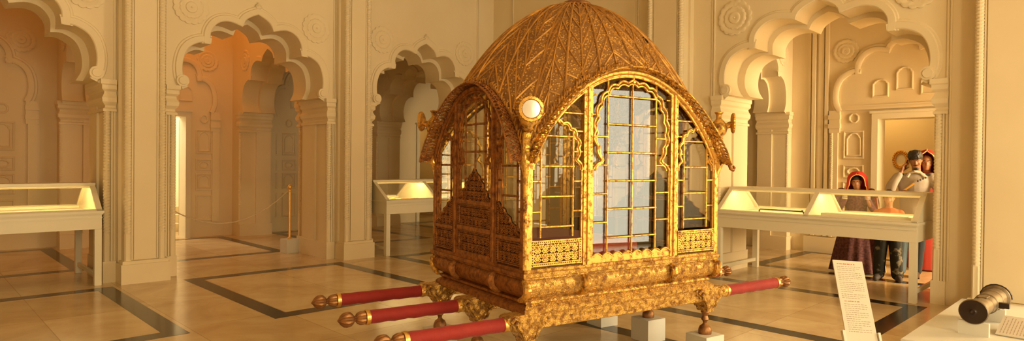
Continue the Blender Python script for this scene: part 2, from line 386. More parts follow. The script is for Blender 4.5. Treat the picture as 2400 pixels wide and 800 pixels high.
# aisle cross arches
def cross(name, M, ops, u0, u1, th, ropes=True):
    W = struct(name, arcade_slab(ops, u0, u1, -th/2, 0, M, 0, name), PLASTER)
    arcade_slab(ops, u0, u1, -th, -th/2, M, .07, name, hj_in=.03).build('inner_arch_order', PLASTER, W)
    for c, hw, hj in ops:
        mb = MB(); [mb.ribbon([(c+x, z) for x, z in q], [(.001, 0), (.001, .02+.0015*(i_ % 2)), (.08, .02+.0015*(i_ % 2)), (.10, 0)], M) for i_, q in enumerate(lobes(hw))]; mb.build('arch_moulding', PLASTER, W)
        mb = MB()
        for sg in (-1, 1): capital(mb, c+sg*hj, -th, 0, -sg, M)
        mb.build('capital', PLASTER, W)
        for sg in (-1, 1):
            mb = MB(); u = c+sg*hj; mb.box((min(u-sg*.042, u+sg*.25), 0, -th-.03), (max(u-sg*.042, u+sg*.25), .25, .03), M); mb.build('jamb_base', PLASTER, W)
            mb = MB(); rope(mb, c+sg*(hj+.03), .0, .25, 2.17, .035, M); mb.build('rope_colonnette', PLASTER, W)
            mb = MB(); rosette(mb, c+sg*hw*.92, 3.62, .22, M); mb.build('rosette', PLASTER, W)
for x in (-1.03, 2.02, 5.07, 8.35):
    cross('wall_left_cross', frame_of((x, 11.9, 0), (0, -1, 0), (-1, 0, 0)), [(0, 1.22, 1.34)], -1.82, 1.82, .62)
for y in (4.80, 9.0, .70):
    cross('wall_right_cross', frame_of((10.7, y, 0), (1, 0, 0), (0, -1, 0)), [(0, 1.02, 1.14)], -1.37, 1.37, .55)

# aisle back walls with blind arches, door openings and stucco panels
def back_wall(name, M, u0, u1, doors, bays):
    poly = [(u0, 0)]
    for a, b, h in sorted(doors): poly += [(a, 0), (a, h), (b, h), (b, 0)]
    poly += [(u1, 0), (u1, ZC), (u0, ZC)]
    W = struct(name, MB().prism(poly, -.35, 0, M), PLASTER)
    for c, hw, stacks in bays:
        mb = MB()
        for q_, lb_ in enumerate(lobes(hw)): mb.ribbon([(c+x, z) for x, z in lb_], [(o_, w_*(1+.06*(q_ % 2))+.0002*(q_ % 2)) for o_, w_ in [(0, 0), (.0, .05), (.03, .065), (.08, .06), (.10, .03), (.13, .03), (.14, 0)]], M)
        mb.build('blind_arch', PLASTER, W)
        mb = MB()
        for sg in (-1, 1):
            mb.box((c+sg*(hw+.07)-.07, .3, 0), (c+sg*(hw+.07)+.07, 2.17, .05), M)
            for i in range(5): mb.box((c+sg*(hw+.06)-.09-.01*(i % 2), 2.17+.08*i, 0), (c+sg*(hw+.06)+.09+.01*(i % 2), 2.17+.08*(i+1), .055+.018*(i % 2)), M)
        mb.build('blind_pilaster', PLASTER, W)
        for sg in (-1, 1):
            mb = MB(); rosette(mb, c+sg*hw*.9, 3.62, .215, M); mb.build('rosette', PLASTER, W)
        for u, h in stacks:
            for z0, z1, kind in ((.95, 1.30, 'n'), (1.36, 1.60, 'o'), (1.70, 2.20, 'n'), (.32, .86, 'r')):
                mb = MB(); relief(mb, rect(u-h, z0, u+h, z1), M, .8)
                if kind == 'n': relief(mb, niche(u, z0+.05, z1-.03, h*.72), M, .7)
                if kind == 'o': relief(mb, oval(u, (z0+z1)/2, h*.62, (z1-z0)*.30, 40, 5), M, .8)
                mb.build('stucco_panel', PLASTER, W)
            mb = MB(); relief(mb, oval(u, 2.42, h*.5, .09, 32, 4), M, .8); mb.build('stucco_panel', PLASTER, W)
        for u in (-.36, 0, .36):
            if abs(u) < .1 or hw > .5:
                mb = MB(); relief(mb, niche(c+u, 2.76+(.10 if not u else 0), 3.08+(.18 if not u else 0), .13), M, .8); mb.build('stucco_panel', PLASTER, W)
    return W
MB1 = frame_of((0, 13.7, 0), (1, 0, 0), (0, -1, 0)); MB2 = frame_of((12.05, 0, 0), (0, -1, 0), (-1, 0, 0))
st = lambda c, off, h: [(c+o, h) for o in off]
back_wall('wall_left_aisle', MB1, -6, 16, [(2.95, 4.15, 2.46), (9.9, 10.9, 2.5)],
          [(.74, .86, st(.74, (-.52, 0, .52), .17)), (3.79, .86, [(4.50, .16)]), (6.84, .86, st(6.84, (-.95, -.52, 0, .52), .16)), (-2.31, .86, st(-2.31, (-.5, 0, .5), .17))])
back_wall('wall_right_aisle', MB2, -13.7, 5, [(-3.34, -2.45, 2.40)],
          [(-2.95, 1.02, [(-3.72, .17), (-2.1, .15)]), (-7.28, 1.0, st(-7.28, (-.52, 0, .52), .18))])
W_ = bpy.data.objects['wall_right_aisle']; mb = MB(); mb.box((-3.95, 2.56, -.01), (-1.95, 2.60, .045), MB2); mb.box((-3.95, 2.60, -.01), (-1.95, 2.64, .03), MB2); mb.build('lintel_moulding', PLASTER, W_)
mb = MB(); [mb.box((u-w_, .3, -.01), (u+w_, ZC, d_), MB2) for u, w_, d_ in ((-4.17, .03, .05), (-4.27, .045, .035), (-4.39, .03, .06), (-4.47, .02, .04))]; mb.build('wall_fillet', PLASTER, W_)
mb = MB(); rope(mb, -4.075, .03, .3, 2.17, .035, MB2); mb.build('rope_colonnette', PLASTER, W_)
mb = MB(); mb.box((-4.52, 0, -.01), (-3.95, .28, .10), MB2); mb.build('wall_base', PLASTER, W_)
def door_frame(n, M, a, b, h, t=.085):
    mb = MB(); mb.box((a-t, 0, -.36), (a+.01, h+t, .05), M); mb.box((b-.01, 0, -.36), (b+t, h+t, .05), M); mb.box((a+.01, h-.01, -.36), (b-.01, h+t, .05), M)
    mb.box((a-t-.03, h+t, -.02), (b+t+.03, h+t+.04, .075), M)
    return struct('door_%d' % n, mb, WHITEP)
d1 = door_frame(1, MB1, 2.95, 4.15, 2.46); door_frame(2, MB1, 9.9, 10.9, 2.5); door_frame(3, MB2, -3.34, -2.45, 2.40)
LM_ = Matrix.Translation((4.17, 14.12, 0)) @ Matrix.Rotation(radians(-24), 4, 'Z')
lf = MB(); lf.box((-.02, 0, .01), (.02, .95, 2.40), LM_)
for z0, z1 in ((.2, 1.0), (1.12, 2.25)): lf.box((-.032, .12, z0), (-.02, .85, z1), LM_, bev=.005)
leaf = lf.build('door_leaf', WHITEP, d1)
hd = MB(); hd.tube([(-.02, .89, 1.12), (-.07, .89, 1.12), (-.07, .79, 1.12)], .011, 8, M=LM_); hd.box((-.03, .86, 1.0), (-.018, .92, 1.24), LM_); hd.build('door_handle', BRASS, leaf)
# whitewashed stair outside door 1
so = MB(); so.box((1.2, 14.05, 0), (1.3, 17.4, ZC)); so.box((1.2, 17.3, 0), (6, 17.4, ZC)); so.box((4.6, 14.05, 0), (4.7, 17.4, ZC)); struct('wall_stairwell', so, WHITEP)
for k in range(4):
    mb = MB().box((3.2-.0*k, 15.0+.3*k, 0), (4.6, 15.3+.3*k+(.9 if k == 3 else 0), .17*(k+1)))
    tag(mb.build('stair_step', PLASTER), ['lowest white step seen through the bright doorway', 'second white step up in the bright doorway', 'third white step up in the bright doorway', 'topmost white step in the bright doorway'][k], 'step', 'white steps beyond the bright doorway', 'structure')
# rooms behind doors 2 and 3
ro = MB(); ro.box((9.0, 15.6, 0), (12, 15.7, ZC)); ro.box((9.0, 14.05, 0), (9.1, 15.6, ZC)); ro.box((12, 14.05, 0), (12.1, 15.7, ZC)); struct('wall_far_room', ro, PLASTER)
ro = MB(); ro.box((14.4, 1.4, 0), (14.5, 4.8, ZC)); ro.box((12.4, 1.4, 0), (14.4, 1.5, ZC)); ro.box((12.4, 4.7, 0), (14.4, 4.8, ZC)); struct('wall_right_room', ro, PLASTER)
# window wall behind the viewer, and the end wall
poly = [(-6, 0), (16, 0), (16, ZC), (-6, ZC)]
mb = MB(); xs = [-6]
for wx, ww, wa, wb in WINDOWS:
    mb.box((xs[-1], WIN_Y-.3, 0), (wx-ww/2, WIN_Y, ZC)); mb.box((wx-ww/2, WIN_Y-.3, 0), (wx+ww/2, WIN_Y, wa)); mb.box((wx-ww/2, WIN_Y-.3, wb), (wx+ww/2, WIN_Y, ZC)); xs.append(wx+ww/2)
mb.box((xs[-1], WIN_Y-.3, 0), (16, WIN_Y, ZC)); struct('wall_rear', mb, PLASTER)
mb = MB(); mb.box((-5.3, -4, 0), (-5, 2.7, ZC)); mb.box((-5.3, 5.3, 0), (-5, 13.7, ZC)); mb.box((-5.3, 2.7, 0), (-5, 5.3, 1.1)); mb.box((-5.3, 2.7, 3.7), (-5, 5.3, ZC)); struct('wall_end', mb, PLASTER)
for k, (wx, ww, wa, wb) in enumerate(WINDOWS):
    mb = MB(); a, b = wx-ww/2, wx+ww/2
    for x in (a, wx-.03, b-.06): mb.box((x, WIN_Y-.2, wa), (x+.06, WIN_Y-.12, wb))
    for z in (wa, wa+(wb-wa)*.45, wa+(wb-wa)*.72, wb-.06): mb.box((a, WIN_Y-.2, z), (b, WIN_Y-.12, z+.06))
    struct('window_%d' % (k+1), mb, WHITEP)

# ------------------------------------------------------------------ the gilded palanquin
TH, PX, PY, PL_, PW = -.199, 2.879, 2.82, 1.84, 1.31
pal = empty('palanquin', (PX, PY, 0), TH, 'large gilded domed palanquin with glazed arched sides standing on white blocks', 'palanquin')
ARP, ARQ = 2.05, .83
def arch_z(u, zs, za): return zs+(za-zs)*max(0., 1-abs(u)**ARP)**ARQ
def PM(side):
    """face frame in palanquin space: u along the face, v up, w outward"""
    if side == 'front': return Matrix(((1, 0, 0, 0), (0, 0, -1, 0), (0, 1, 0, 0), (0, 0, 0, 1)))
    if side == 'back': return Matrix(((-1, 0, 0, PL_), (0, 0, 1, PW), (0, 1, 0, 0), (0, 0, 0, 1)))
    if side == 'left': return Matrix(((0, 0, -1, 0), (-1, 0, 0, PW), (0, 1, 0, 0), (0, 0, 0, 1)))
    return Matrix(((0, 0, 1, PL_), (1, 0, 0, 0), (0, 1, 0, 0), (0, 0, 0, 1)))
# mouldings of the base: rectangular rings swept from a profile (outset, z)
def ring(name, prof, ang=35):
    out = []
    for k in range(4):
        rows = []
        for o, z in prof:
            c = [(-o, -o, z), (PL_+o, -o, z), (PL_+o, PW+o, z), (-o, PW+o, z)]; rows.append([c[k], c[(k+1) % 4]])
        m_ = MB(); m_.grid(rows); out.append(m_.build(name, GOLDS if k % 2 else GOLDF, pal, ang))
    return out
ring('sill_moulding', [(-.3, .875), (-.005, .875), (.012, .868), (.012, .850), (.028, .845), (.028, .822), (.014, .815), (.014, .805), (-.3, .80)])
hulls = ring('curved_hull', [(-.02, .808), (.0, .80), (.015, .775), (.018, .745), (.008, .712), (-.015, .685), (-.05, .665), (-.075, .655), (-.3, .65)], 60)
for u in (0.0, .49, 1.34, 1.84):
    for b, sg in ((0, -1), (PW, 1)):
        mb = MB(); mb.tube([(u, b+sg*o, z) for o, z in ((-.005, .80), (.03, .775), (.035, .745), (.022, .71), (-.01, .68), (-.06, .66))], [.022, .03, .03, .026, .024, .016], 8); mb.build('hull_scroll', GOLD, hulls[0 if sg < 0 else 2])
for b in (.37, .95):
    for a, sg in ((0, -1), (PL_, 1)):
        mb = MB(); mb.tube([(a+sg*o, b, z) for o, z in ((-.005, .80), (.03, .775), (.035, .745), (.022, .71), (-.01, .68), (-.06, .66))], [.022, .03, .03, .026, .024, .016], 8); mb.build('hull_scroll', GOLDS, hulls[3 if sg < 0 else 1])
ring('base_moulding', [(-.3, .668), (-.06, .668), (-.03, .655), (-.028, .64), (-.045, .63), (-.02, .615), (-.005, .60), (-.005, .575), (-.02, .57), (-.02, .563), (-.4, .563)])
mb = MB(); mb.box((.05, .06, .56), (PL_-.05, PW-.06, .875)); mb.build('floor_board', DARKW, pal)

# carrying poles
ZP = .522
pole = None
for kb, b in enumerate((.055, .684, 1.30)):
    mb = MB()
    mb.box((-.02, -.046, -.05), (PL_+.04, .046, .045), bev=.008)
    for s_ in (-.052, .052): mb.box((.0, min(s_, s_*.8), -.042), (PL_+.02, max(s_, s_*.8), -.02)); mb.box((.0, min(s_, s_*.8), .018), (PL_+.02, max(s_, s_*.8), .036))
    if pole is None:
        pole = mb.build('carrying_pole', GOLDF, pal); pole.location = (0, b, ZP)
        for sg, x0, x1 in ((-1, -.122, -.80), (1, 2.042, 2.72)):
            R = Matrix.Rotation(pi/2*sg, 4, 'Y')
            n = 14; pts = [(x0+(x1-x0)*i/n, .002*sin(i*1.7), .002*cos(i*2.3)) for i in range(n+1)]
            sl = MB().tube(pts, [.045+.0015*sin(i*2.1) for i in range(n+1)], 20).build('red_sleeve', VELVET, pole)
            for xx in (x0, x1):
                T = Matrix.Translation((xx, 0, 0)) @ R
                MB().lathe([(.03, -.014), (.049, -.014), (.052, 0), (.049, .014), (.03, .014)], 20, T).build('ring', BRASS, pole)
            T = Matrix.Translation((x1, 0, 0)) @ R
            MB().lathe([(.034, .01), (.046, .02), (.047, .045), (.036, .068), (.020, .08), (.018, .088), (.034, .098), (.048, .115), (.053, .135), (.048, .158), (.030, .180), (.012, .192), (.001, .202)], 40, T, 10, .14).build('finial', COPPER, pole)
            xe = 0.0 if sg < 0 else PL_; T = Matrix.Translation((xe+sg*-.02, 0, 0)) @ R
            e = abs(x0-xe)+.02
            MB().lathe([(.052, 0), (.058, e*.15), (.050, e*.3), (.056, e*.5), (.046, e*.7), (.048, e*.9), (.040, e)], 16, T).build('collar', GOLDF, pole)
    else: dup(pole, pal, (0, b, ZP))
# lion brackets, turned legs with ball feet; one white block under each foot
def bracket_mesh():
    mb = MB()
    out = [(-.17, .045), (-.15, .058), (.15, .058), (.17, .045), (.165, .015), (.13, -.005), (.125, -.03), (.085, -.045), (.07, -.08), (.045, -.10), (.035, -.135), (-.035, -.135), (-.045, -.10), (-.07, -.08), (-.085, -.045), (-.125, -.03), (-.13, -.005), (-.165, .015)]
    R = Matrix.Rotation(pi/2, 4, 'X')
    mb.prism(out, -.056, .056, R)
    inn = [(x*.72, z*.80) for x, z in out]
    mb.prism(inn, .056, .068, R); mb.prism(inn, -.068, -.056, R)
    for sg in (-1, 1):
        for y in (-.066, .066):
            mb.tube([(sg*.15, y, .02), (sg*.12, y, .045), (sg*.085, y, .02), (sg*.095, y, -.02), (sg*.06, y, -.05), (sg*.04, y, -.10)], [.012, .014, .016, .014, .013, .010], 8)
            mb.sphere((sg*.11, y, .012), .016, 8)
    return mb
LEGP = [(.030, .39), (.034, .375), (.026, .36), (.020, .345), (.028, .325), (.030, .315), (.018, .30), (.016, .285), (.022, .275), (.040, .262), (.050, .240), (.053, .222), (.052, .20)]
br0 = leg0 = blk0 = None
BL = ['left', 'right']
nm = {(0, 0): 'white block under the near left palanquin leg', (0, 1): 'white block under the near right palanquin leg, nearest the label board', (1, 0): 'white block under the left leg of the middle pole', (1, 1): 'white block under the right leg of the middle pole',
      (2, 0): 'white block under the far left palanquin leg', (2, 1): 'white block under the far right palanquin leg'}
for kb, b in enumerate((.055, .684, 1.30)):
    for ka, a in enumerate((.045, 1.797)):
        if br0 is None:
            br0 = bracket_mesh().build('lion_bracket', GOLDF, pal); br0.location = (a, b, ZP)
            leg0 = MB().lathe(LEGP[::-1], 24).build('leg', COPPER, pal); leg0.location = (a, b, 0)
            q = pal.matrix_basis @ Vector((a, b, 0))
            blk0 = MB().box((-.105, -.105, 0), (.105, .105, .20), bev=.003).build('plinth_block', BLOCKP)
            blk0.location = q; blk0.rotation_euler = (0, 0, TH); tag(blk0, nm[kb, ka], 'block', 'white blocks under the palanquin legs')
        else:
            dup(br0, pal, (a, b, ZP)); dup(leg0, pal, (a, b, 0))
            q = Matrix.Rotation(TH, 4, 'Z') @ Vector((a, b, 0))+Vector((PX, PY, 0))
            dup(blk0, None, q, TH, nm[kb, ka])
blk0.location = Matrix.Rotation(TH, 4, 'Z') @ Vector((.045, .055, 0))+Vector((PX, PY, 0))

# faces
def leaf(mb, u, v, ang, l, wd, w0, w1, M):
    c, s = cos(ang), sin(ang); P = [(0, 0), (l*.35, -wd), (l*.75, -wd*.7), (l, 0), (l*.75, wd*.7), (l*.35, wd)]
    mb.prism([(u+x*c-y*s, v+x*s+y*c) for x, y in P], w0, w1, M)
def inside(p, poly):
    r = False; n = len(poly)
    for i in range(n):
        (x1, y1), (x2, y2) = poly[i], poly[(i+1) % n]
        if (y1 > p[1]) != (y2 > p[1]) and p[0] < (x2-x1)*(p[1]-y1)/(y2-y1)+x1: r = not r
    return r
def jali(poly, M, parent, gm, cell=.062, frame=.026):
    """pierced floral screen: dark ground, gilt leaves and border"""
    mb = MB(); mb.ribbon(poly, [(0, 0), (0, .016), (frame*.9, .016), (frame, .006)], M, True)
    us = [p[0] for p in poly]; vs = [p[1] for p in poly]; u0, u1, v0, v1 = min(us)+frame, max(us)-frame, min(vs)+frame, max(vs)-frame
    nu = max(1, round((u1-u0)/cell)); nv = max(1, round((v1-v0)/(cell*1.15))); du, dv = (u1-u0)/nu, (v1-v0)/nv
    for i in range(nu):
        for j in range(nv):
            c = u0+du*(i+.5); b = v0+dv*j
            it = [(c, b, pi/2, dv*.5, du*.06), (c, b+dv*.50, pi/2, dv*.46, du*.15)]
            for sg in (-1, 1):
                it += [(c, b+dv*.03, pi/2-sg*1.2, du*.5, du*.085), (c, b+dv*.16, pi/2-sg*.8, du*.50, du*.075), (c+sg*du*.48, b+dv*.20, pi/2+sg*.75, du*.40, du*.07), (c, b+dv*.40, pi/2-sg*.95, du*.52, du*.085),
                       (c+sg*du*.49, b+dv*.48, pi/2+sg*.55, du*.44, du*.07), (c+sg*du*.49, b+dv*.74, pi/2+sg*.95, du*.44, du*.08), (c, b+dv*.72, pi/2-sg*1.15, du*.34, du*.06), (c+sg*du*.5, b+dv*.80, pi/2, dv*.22, du*.07)]
            for q in it:
                m_ = (q[0]+.5*q[3]*cos(q[2]), q[1]+.5*q[3]*sin(q[2])); e_ = (q[0]+q[3]*cos(q[2]), q[1]+q[3]*sin(q[2]))
                if inside(m_, poly) and inside(e_, poly): leaf(mb, *q, .003, .010, M)
    bk = MB().prism(poly, -.006, .004, M); n = len(poly)
    for i in range(n):                     # row of little piercings in the border
        (x1, y1), (x2, y2) = poly[i], poly[(i+1) % n]; d = sqrt((x2-x1)**2+(y2-y1)**2); k = int(d/.016)
        for t in range(k):
            x, y = x1+(x2-x1)*(t+.5)/k, y1+(y2-y1)*(t+.5)/k; nx, ny = -(y2-y1)/d, (x2-x1)/d; o = frame*.5
            bk.box((x+nx*o-.0035, y+ny*o-.0035, .004), (x+nx*o+.0035, y+ny*o+.0035, .0168), M)
    pan = bk.build('pierced_panel', DARKL, parent, smooth=False)
    mb.build('gilt_tracery', gm, pan, smooth=False)
    return pan
def scallop(path_pts, k, amp):
    """small cusps along a smooth path"""
    P = spline(path_pts, 24); ds = [0]
    for a, b in zip(P, P[1:]): ds.append(ds[-1]+sqrt((a[0]-b[0])**2+(a[1]-b[1])**2))
    out = []
    for i, p in enumerate(P):
        a, b = P[max(0, i-1)], P[min(len(P)-1, i+1)]; d = max(1e-9, sqrt((b[0]-a[0])**2+(b[1]-a[1])**2)); s = ds[i]/ds[-1]
        o = amp*(abs(sin(pi*k*s))-.5); out.append((p[0]-(b[1]-a[1])/d*o, p[1]+(b[0]-a[0])/d*o))
    return out
def lift(P, w_): return [(u, v, w_) for u, v in P]
def face(side, Wd, p1, p2, zs, za, panels):
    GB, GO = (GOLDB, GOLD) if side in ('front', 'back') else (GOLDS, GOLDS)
    M = PM(side); c = Wd/2
    arc = [(c+c*t, arch_z(t, zs, za)) for t in [sin(pi/2*(i/20-1)) for i in range(41)]]
    top = lambda u: arch_z((u-c)/c, zs, za)
    mb = MB(); mb.tube(lift(arc, .012), .019, 8, M=M); mb.ribbon(arc, [(-.03, -.01), (-.03, .012), (-.012, .016), (.03, .004), (.06, -.01)], M)
    mb.tube(lift([(c+(u-c)*.955, zs+(v-zs)*.955) for u, v in arc], .01), .009, 6, M=M)
    for u in (p1-.022, p1+.022, p2-.022, p2+.022): mb.box((u-.016, .87, -.02), (u+.016, top(u)-.01, .016), M)
    for u in (p1, p2): mb.box((u-.008, .87, -.01), (u+.008, top(u)-.01, .026), M)
    for u in (.018, Wd-.018): mb.box((u-.018, .87, -.018), (u+.018, zs+.05, .018), M)
    fr = mb.build('arched_frame', GB, pal)
    bays = [(.036, p1-.04), (p1+.04, p2-.04), (p2+.04, Wd-.036)]
    for k, (a, b) in enumerate(bays):
        m_ = (a+b)/2; h = (b-a)/2; mid = k == 1
        zap = za-.065 if mid else arch_z(((a if k == 2 else b)-c)/c*.0+ (m_-c)/c, zs, za)-.07
        sp = 1.52; P = [(m_-h, sp), (m_-h*.90, sp+.10)]
        prof = [(1, 0), (.80, .10), (.92, .30), (.94, .48), (.82, .74), (.52, .93), (0, 1.0)] if mid else [(1, 0), (.80, .22), (.86, .5), (.70, .76), (.42, .93), (0, 1.0)]
        R = [(m_-h*x, sp+(zap-sp)*y) for x, y in prof]; full = R+[(2*m_-u, v) for u, v in R[::-1][1:]]
        mb = MB(); mb.tube(lift(scallop(full, 17 if mid else 11, .018), .006), .0105, 6, M=M)
        mb.tube(lift(scallop([(m_+(u-m_)*.93, sp+(v-sp)*.965) for u, v in full], 17 if mid else 11, .018), .0), .0085, 6, M=M)
        mb.tube(lift([(m_, zap-.01), (m_, top(m_)-.02)], .004), .009, 6, M=M); mb.sphere((m_, zap, .006), .017, 8, M=M)
        for u in (a+.006, b-.006): mb.box((u-.007, .88, -.008), (u+.007, sp, .008), M)
        mb.build('cusped_arch', GB, fr)
        z0 = panels[k]                        # bottom of the glazing in this bay
        ztop = lambda u: sp+(zap-sp)*max(0, 1-(abs(u-m_)/h)**3)**.5
        mb = MB(); r = .0075
        ms = [m_-h*.62, m_, m_+h*.62] if mid else [m_-h*.62, m_+h*.62]
        for u in ms: mb.tube([(u, z0, 0), (u, ztop(u)-.01, 0)], r, 6, M=M)
        zz = [1.04+.2*i for i in range(8)] if mid else [1.14+.2*i for i in range(5)]
        zo = [.95+.2*i for i in range(8)] if mid else [1.04+.2*i for i in range(5)]
        for z in zz:
            if z > z0+.04 and z < ztop(m_-h*.62)+.02: mb.tube([(ms[0], z, 0), (ms[-1], z, 0)], r, 6, M=M); [mb.sphere((u, z, 0), .0115, 6, M=M) for u in ms]
        for z in zo:
            if z > z0+.04:
                for q0, q1 in ((a, ms[0]), (ms[-1], b)):
                    if z < ztop((q0+q1)/2)-.02: mb.tube([(q0, z, 0), (q1, z, 0)], r, 6, M=M)
        # bars between the small arch and the great arch
        for z in (1.74, 1.90, 2.04):
            for q0, q1 in ((a, m_-h*.9), (m_+h*.9, b)):
                if mid and z < top((q0+q1)/2)-.03: mb.tube([(q0, z, 0), (q1, z, 0)], r, 6, M=M)
        if mid:
            for u in (m_-h*.62, m_+h*.62): mb.tube([(u, ztop(u), 0), (u, top(u)-.02, 0)], r, 6, M=M)
        else:
            for z in (zap-.06, zap+.06):
                q = [u for u in [a+(b-a)*i/40 for i in range(41)] if top(u) > z+.02]
                if q:
                    inner = (m_-h*.55) if k == 2 else (m_+h*.55)
                    if z < zap: mb.tube([((a if k == 2 else b), z, 0), (inner, z, 0)], r, 6, M=M)
                    else: mb.tube([(q[0], z, 0), (q[-1], z, 0)], r, 6, M=M)
        mb.build('glazing_bars', GB, fr)
        N = 14; gp = [(a, z0), (b, z0)]+[(b-(b-a)*i/N, top(b-(b-a)*i/N)-.015) for i in range(N+1)]
        if gp[-1][1] < z0 or min(p[1] for p in gp[2:]) < z0: gp = [(u, max(v, z0)) for u, v in gp]
        MB().prism(gp, -.016, -.012, M).build('glass_pane', PANE, fr)
    # filigree eave standing out along the arch
    mb = MB(); rim = []; base = []
    for t in [sin(pi/2*(i/32-1)) for i in range(65)]:
        u, v = c+c*t, arch_z(t, zs, za); base.append((u, v+.03, .01)); e = .085+.05*abs(t)**2
        rim.append((c+(c+.02)*t, arch_z(t, zs, za)+.015+.02*(1-abs(t)), e))
    mb.tube(rim, .006, 6, M=M); mb.tube(base, .008, 6, M=M)
    for sg, i0 in (((1, 0), (-1, -1)) if side == 'right' else ()):
        p = rim[i0]; mb.tube([p, (p[0]-sg*.005, p[1]-.03, p[2]+.015), (p[0]-sg*.005, p[1]-.04, p[2]+.045), (p[0]-sg*.005, p[1]-.02, p[2]+.06), (p[0]-sg*.005, p[1]-.008, p[2]+.045)], [.012, .014, .014, .012, .008], 8, M=M)
    for i in range(0, 64):
        a0, a1, b0, b1 = [Vector(q) for q in (base[i], base[i+1], rim[i], rim[i+1])]
        L = lambda s, t: (a0*(1-s)+a1*s)*(1-t)+(b0*(1-s)+b1*s)*t
        up_ = Vector((0, .012, 0))
        ph = 1 if i % 2 else 0
        mb.tube([L(0, .0), L(.3, .3)+up_, L(.9, .45), L(.6, .7)+up_, L(.1, .75), L(.2, 1.0)], [.006, .0055, .005, .0055, .005, .004], 5, M=M)
        mb.tube([L(1, .05), L(.6, .25)+up_*.5, L(.1, .5)+up_, L(.5, .9), L(1, 1.0)], .0045, 5, M=M)
        if i % 3 == 0: mb.sphere(L(.5, .55)+up_, .012, 6, M=M); mb.sphere(L(.5, .95), .009, 6, M=M)
        if i % 2: leaf_q(mb, L(.5, .1), L(.5, .42), .012, M)
    mb.build('filigree_eave', GO, fr)
    return fr
def leaf_q(mb, p, q, wd, M):
    d = (q-p); s = d.cross(Vector((0, 0, 1))).normalized()*wd; n = Vector((0, 0, .004)); m_ = (p+q)/2
    mb.add([p, m_+s, q, m_-s, m_+n*2, m_-n*2], [(0, 1, 4), (1, 2, 4), (2, 3, 4), (3, 0, 4), (1, 0, 5), (2, 1, 5), (3, 2, 5), (0, 3, 5)], M)
ZS = 1.545
for side in ('front', 'back'):
    f_ = face(side, PL_, .505, 1.345, ZS, 2.215, (1.07, .93, 1.07))
    M = PM(side)
    for a, b in ((.036, .455), (1.395, PL_-.036)): jali(rect(a, .885, b, 1.055), M, f_, GOLDB)
    # scalloped threshold of the middle bay
    a, b = .545, 1.305; k = 8; P = [(a, .872), (b, .872)]
    for i in range(81): t = 1-i/80; P.append((a+(b-a)*t, .915+.022*abs(sin(pi*k*t))))
    mb = MB().prism(P, -.012, .012, M); mb.tube(lift(P[2:], .012), .006, 6, M=M); mb.build('scalloped_threshold', GOLDB, f_)
for side in ('left', 'right'):
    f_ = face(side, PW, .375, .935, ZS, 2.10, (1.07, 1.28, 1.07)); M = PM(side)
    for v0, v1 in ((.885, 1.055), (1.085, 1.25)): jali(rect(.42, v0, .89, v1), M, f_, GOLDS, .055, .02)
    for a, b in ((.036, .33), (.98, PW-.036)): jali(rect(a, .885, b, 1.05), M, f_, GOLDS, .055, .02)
    def ped(a, b, z0, z1, full=True):
        pr = [(1, .0), (.98, .12), (.80, .22), (.78, .34), (.58, .44), (.55, .56), (.36, .66), (.30, .78), (.12, .86), (0, 1.0)]
        if full: m_ = (a+b)/2; R = [(m_+(b-m_)*x, z0+(z1-z0)*y) for x, y in pr]; return [(2*m_-R[0][0], z0)]+R+[(2*m_-u, v) for u, v in R[::-1][1:-1]]
        R = [(a+(b-a)*x, z0+(z1-z0)*y) for x, y in pr]; P = [(a, z0)]+R
        return P if b > a else P[::-1]
    jali(ped(.425, .885, 1.265, 1.52), M, f_, GOLDS, .062, .016)
    jali(ped(.985, PW-.04, 1.065, 1.30, False), M, f_, GOLDS, .07, .016); jali(ped(.325, .04, 1.065, 1.30, False), M, f_, GOLDS, .07, .016)
    mb = MB()
    for z in (.87, 1.058, 1.253): mb.box((.40, z, -.01), (.91, z+.03, .02), M)
    for a, b in ((.036, .34), (.97, PW-.036)): mb.box((a, 1.05, -.01), (b, 1.07, .02), M)
    mb.build('panel_rail', GOLDS, f_)
# dome
DT = 2.835
def dome_pt(s, r, off=0.0):
    """s in 0..4 round the eaves, r 1 at the eaves, 0 at the crown"""
    k = int(s) % 4; t = s-int(s); u = 2*t-1
    a, b = [(t*PL_, 0), (PL_, t*PW), ((1-t)*PL_, PW), (0, (1-t)*PW)][k]
    zb = arch_z(u, ZS, [2.215, 2.10][k % 2])+.035
    h = (1-r**2.1)**.92
    p = Vector((PL_/2+(a-PL_/2)*r*1.012, PW/2+(b-PW/2)*r*1.012, zb+(DT-zb)*h))
    if off:
        e = 1e-3; d1 = dome_pt(s+e if t < .99 else s-e, r)-p; d2 = dome_pt(s, max(0.0, r-e) if r > .01 else r+e)-p; n = d1.cross(d2)
        if n.length > 1e-12: p = p+n.normalized()*off*(1 if n.dot(p-Vector((PL_/2, PW/2, 1.3))) > 0 else -1)
    return p
def warp(i, n): t = i/n; return t
NS = 28
rows = [[dome_pt(k+.5+.5*sin(pi/2*(2*i/NS-1)) if 0 else k+i/NS, r) for k in range(4) for i in range(NS)] for r in [1-(j/26)**1.2*.985 for j in range(27)]]
mb = MB(); mb.grid(rows, True); n0 = len(mb.v)-4*NS; mb.add([dome_pt(0, .0)], []); mb.f += [(n0+i, n0+(i+1) % (4*NS), len(mb.v)-1) for i in range(4*NS)]
dome = mb.build('dome', DOME, pal, 60)
mb = MB(); nmer = {0: 6, 1: 4, 2: 6, 3: 4}
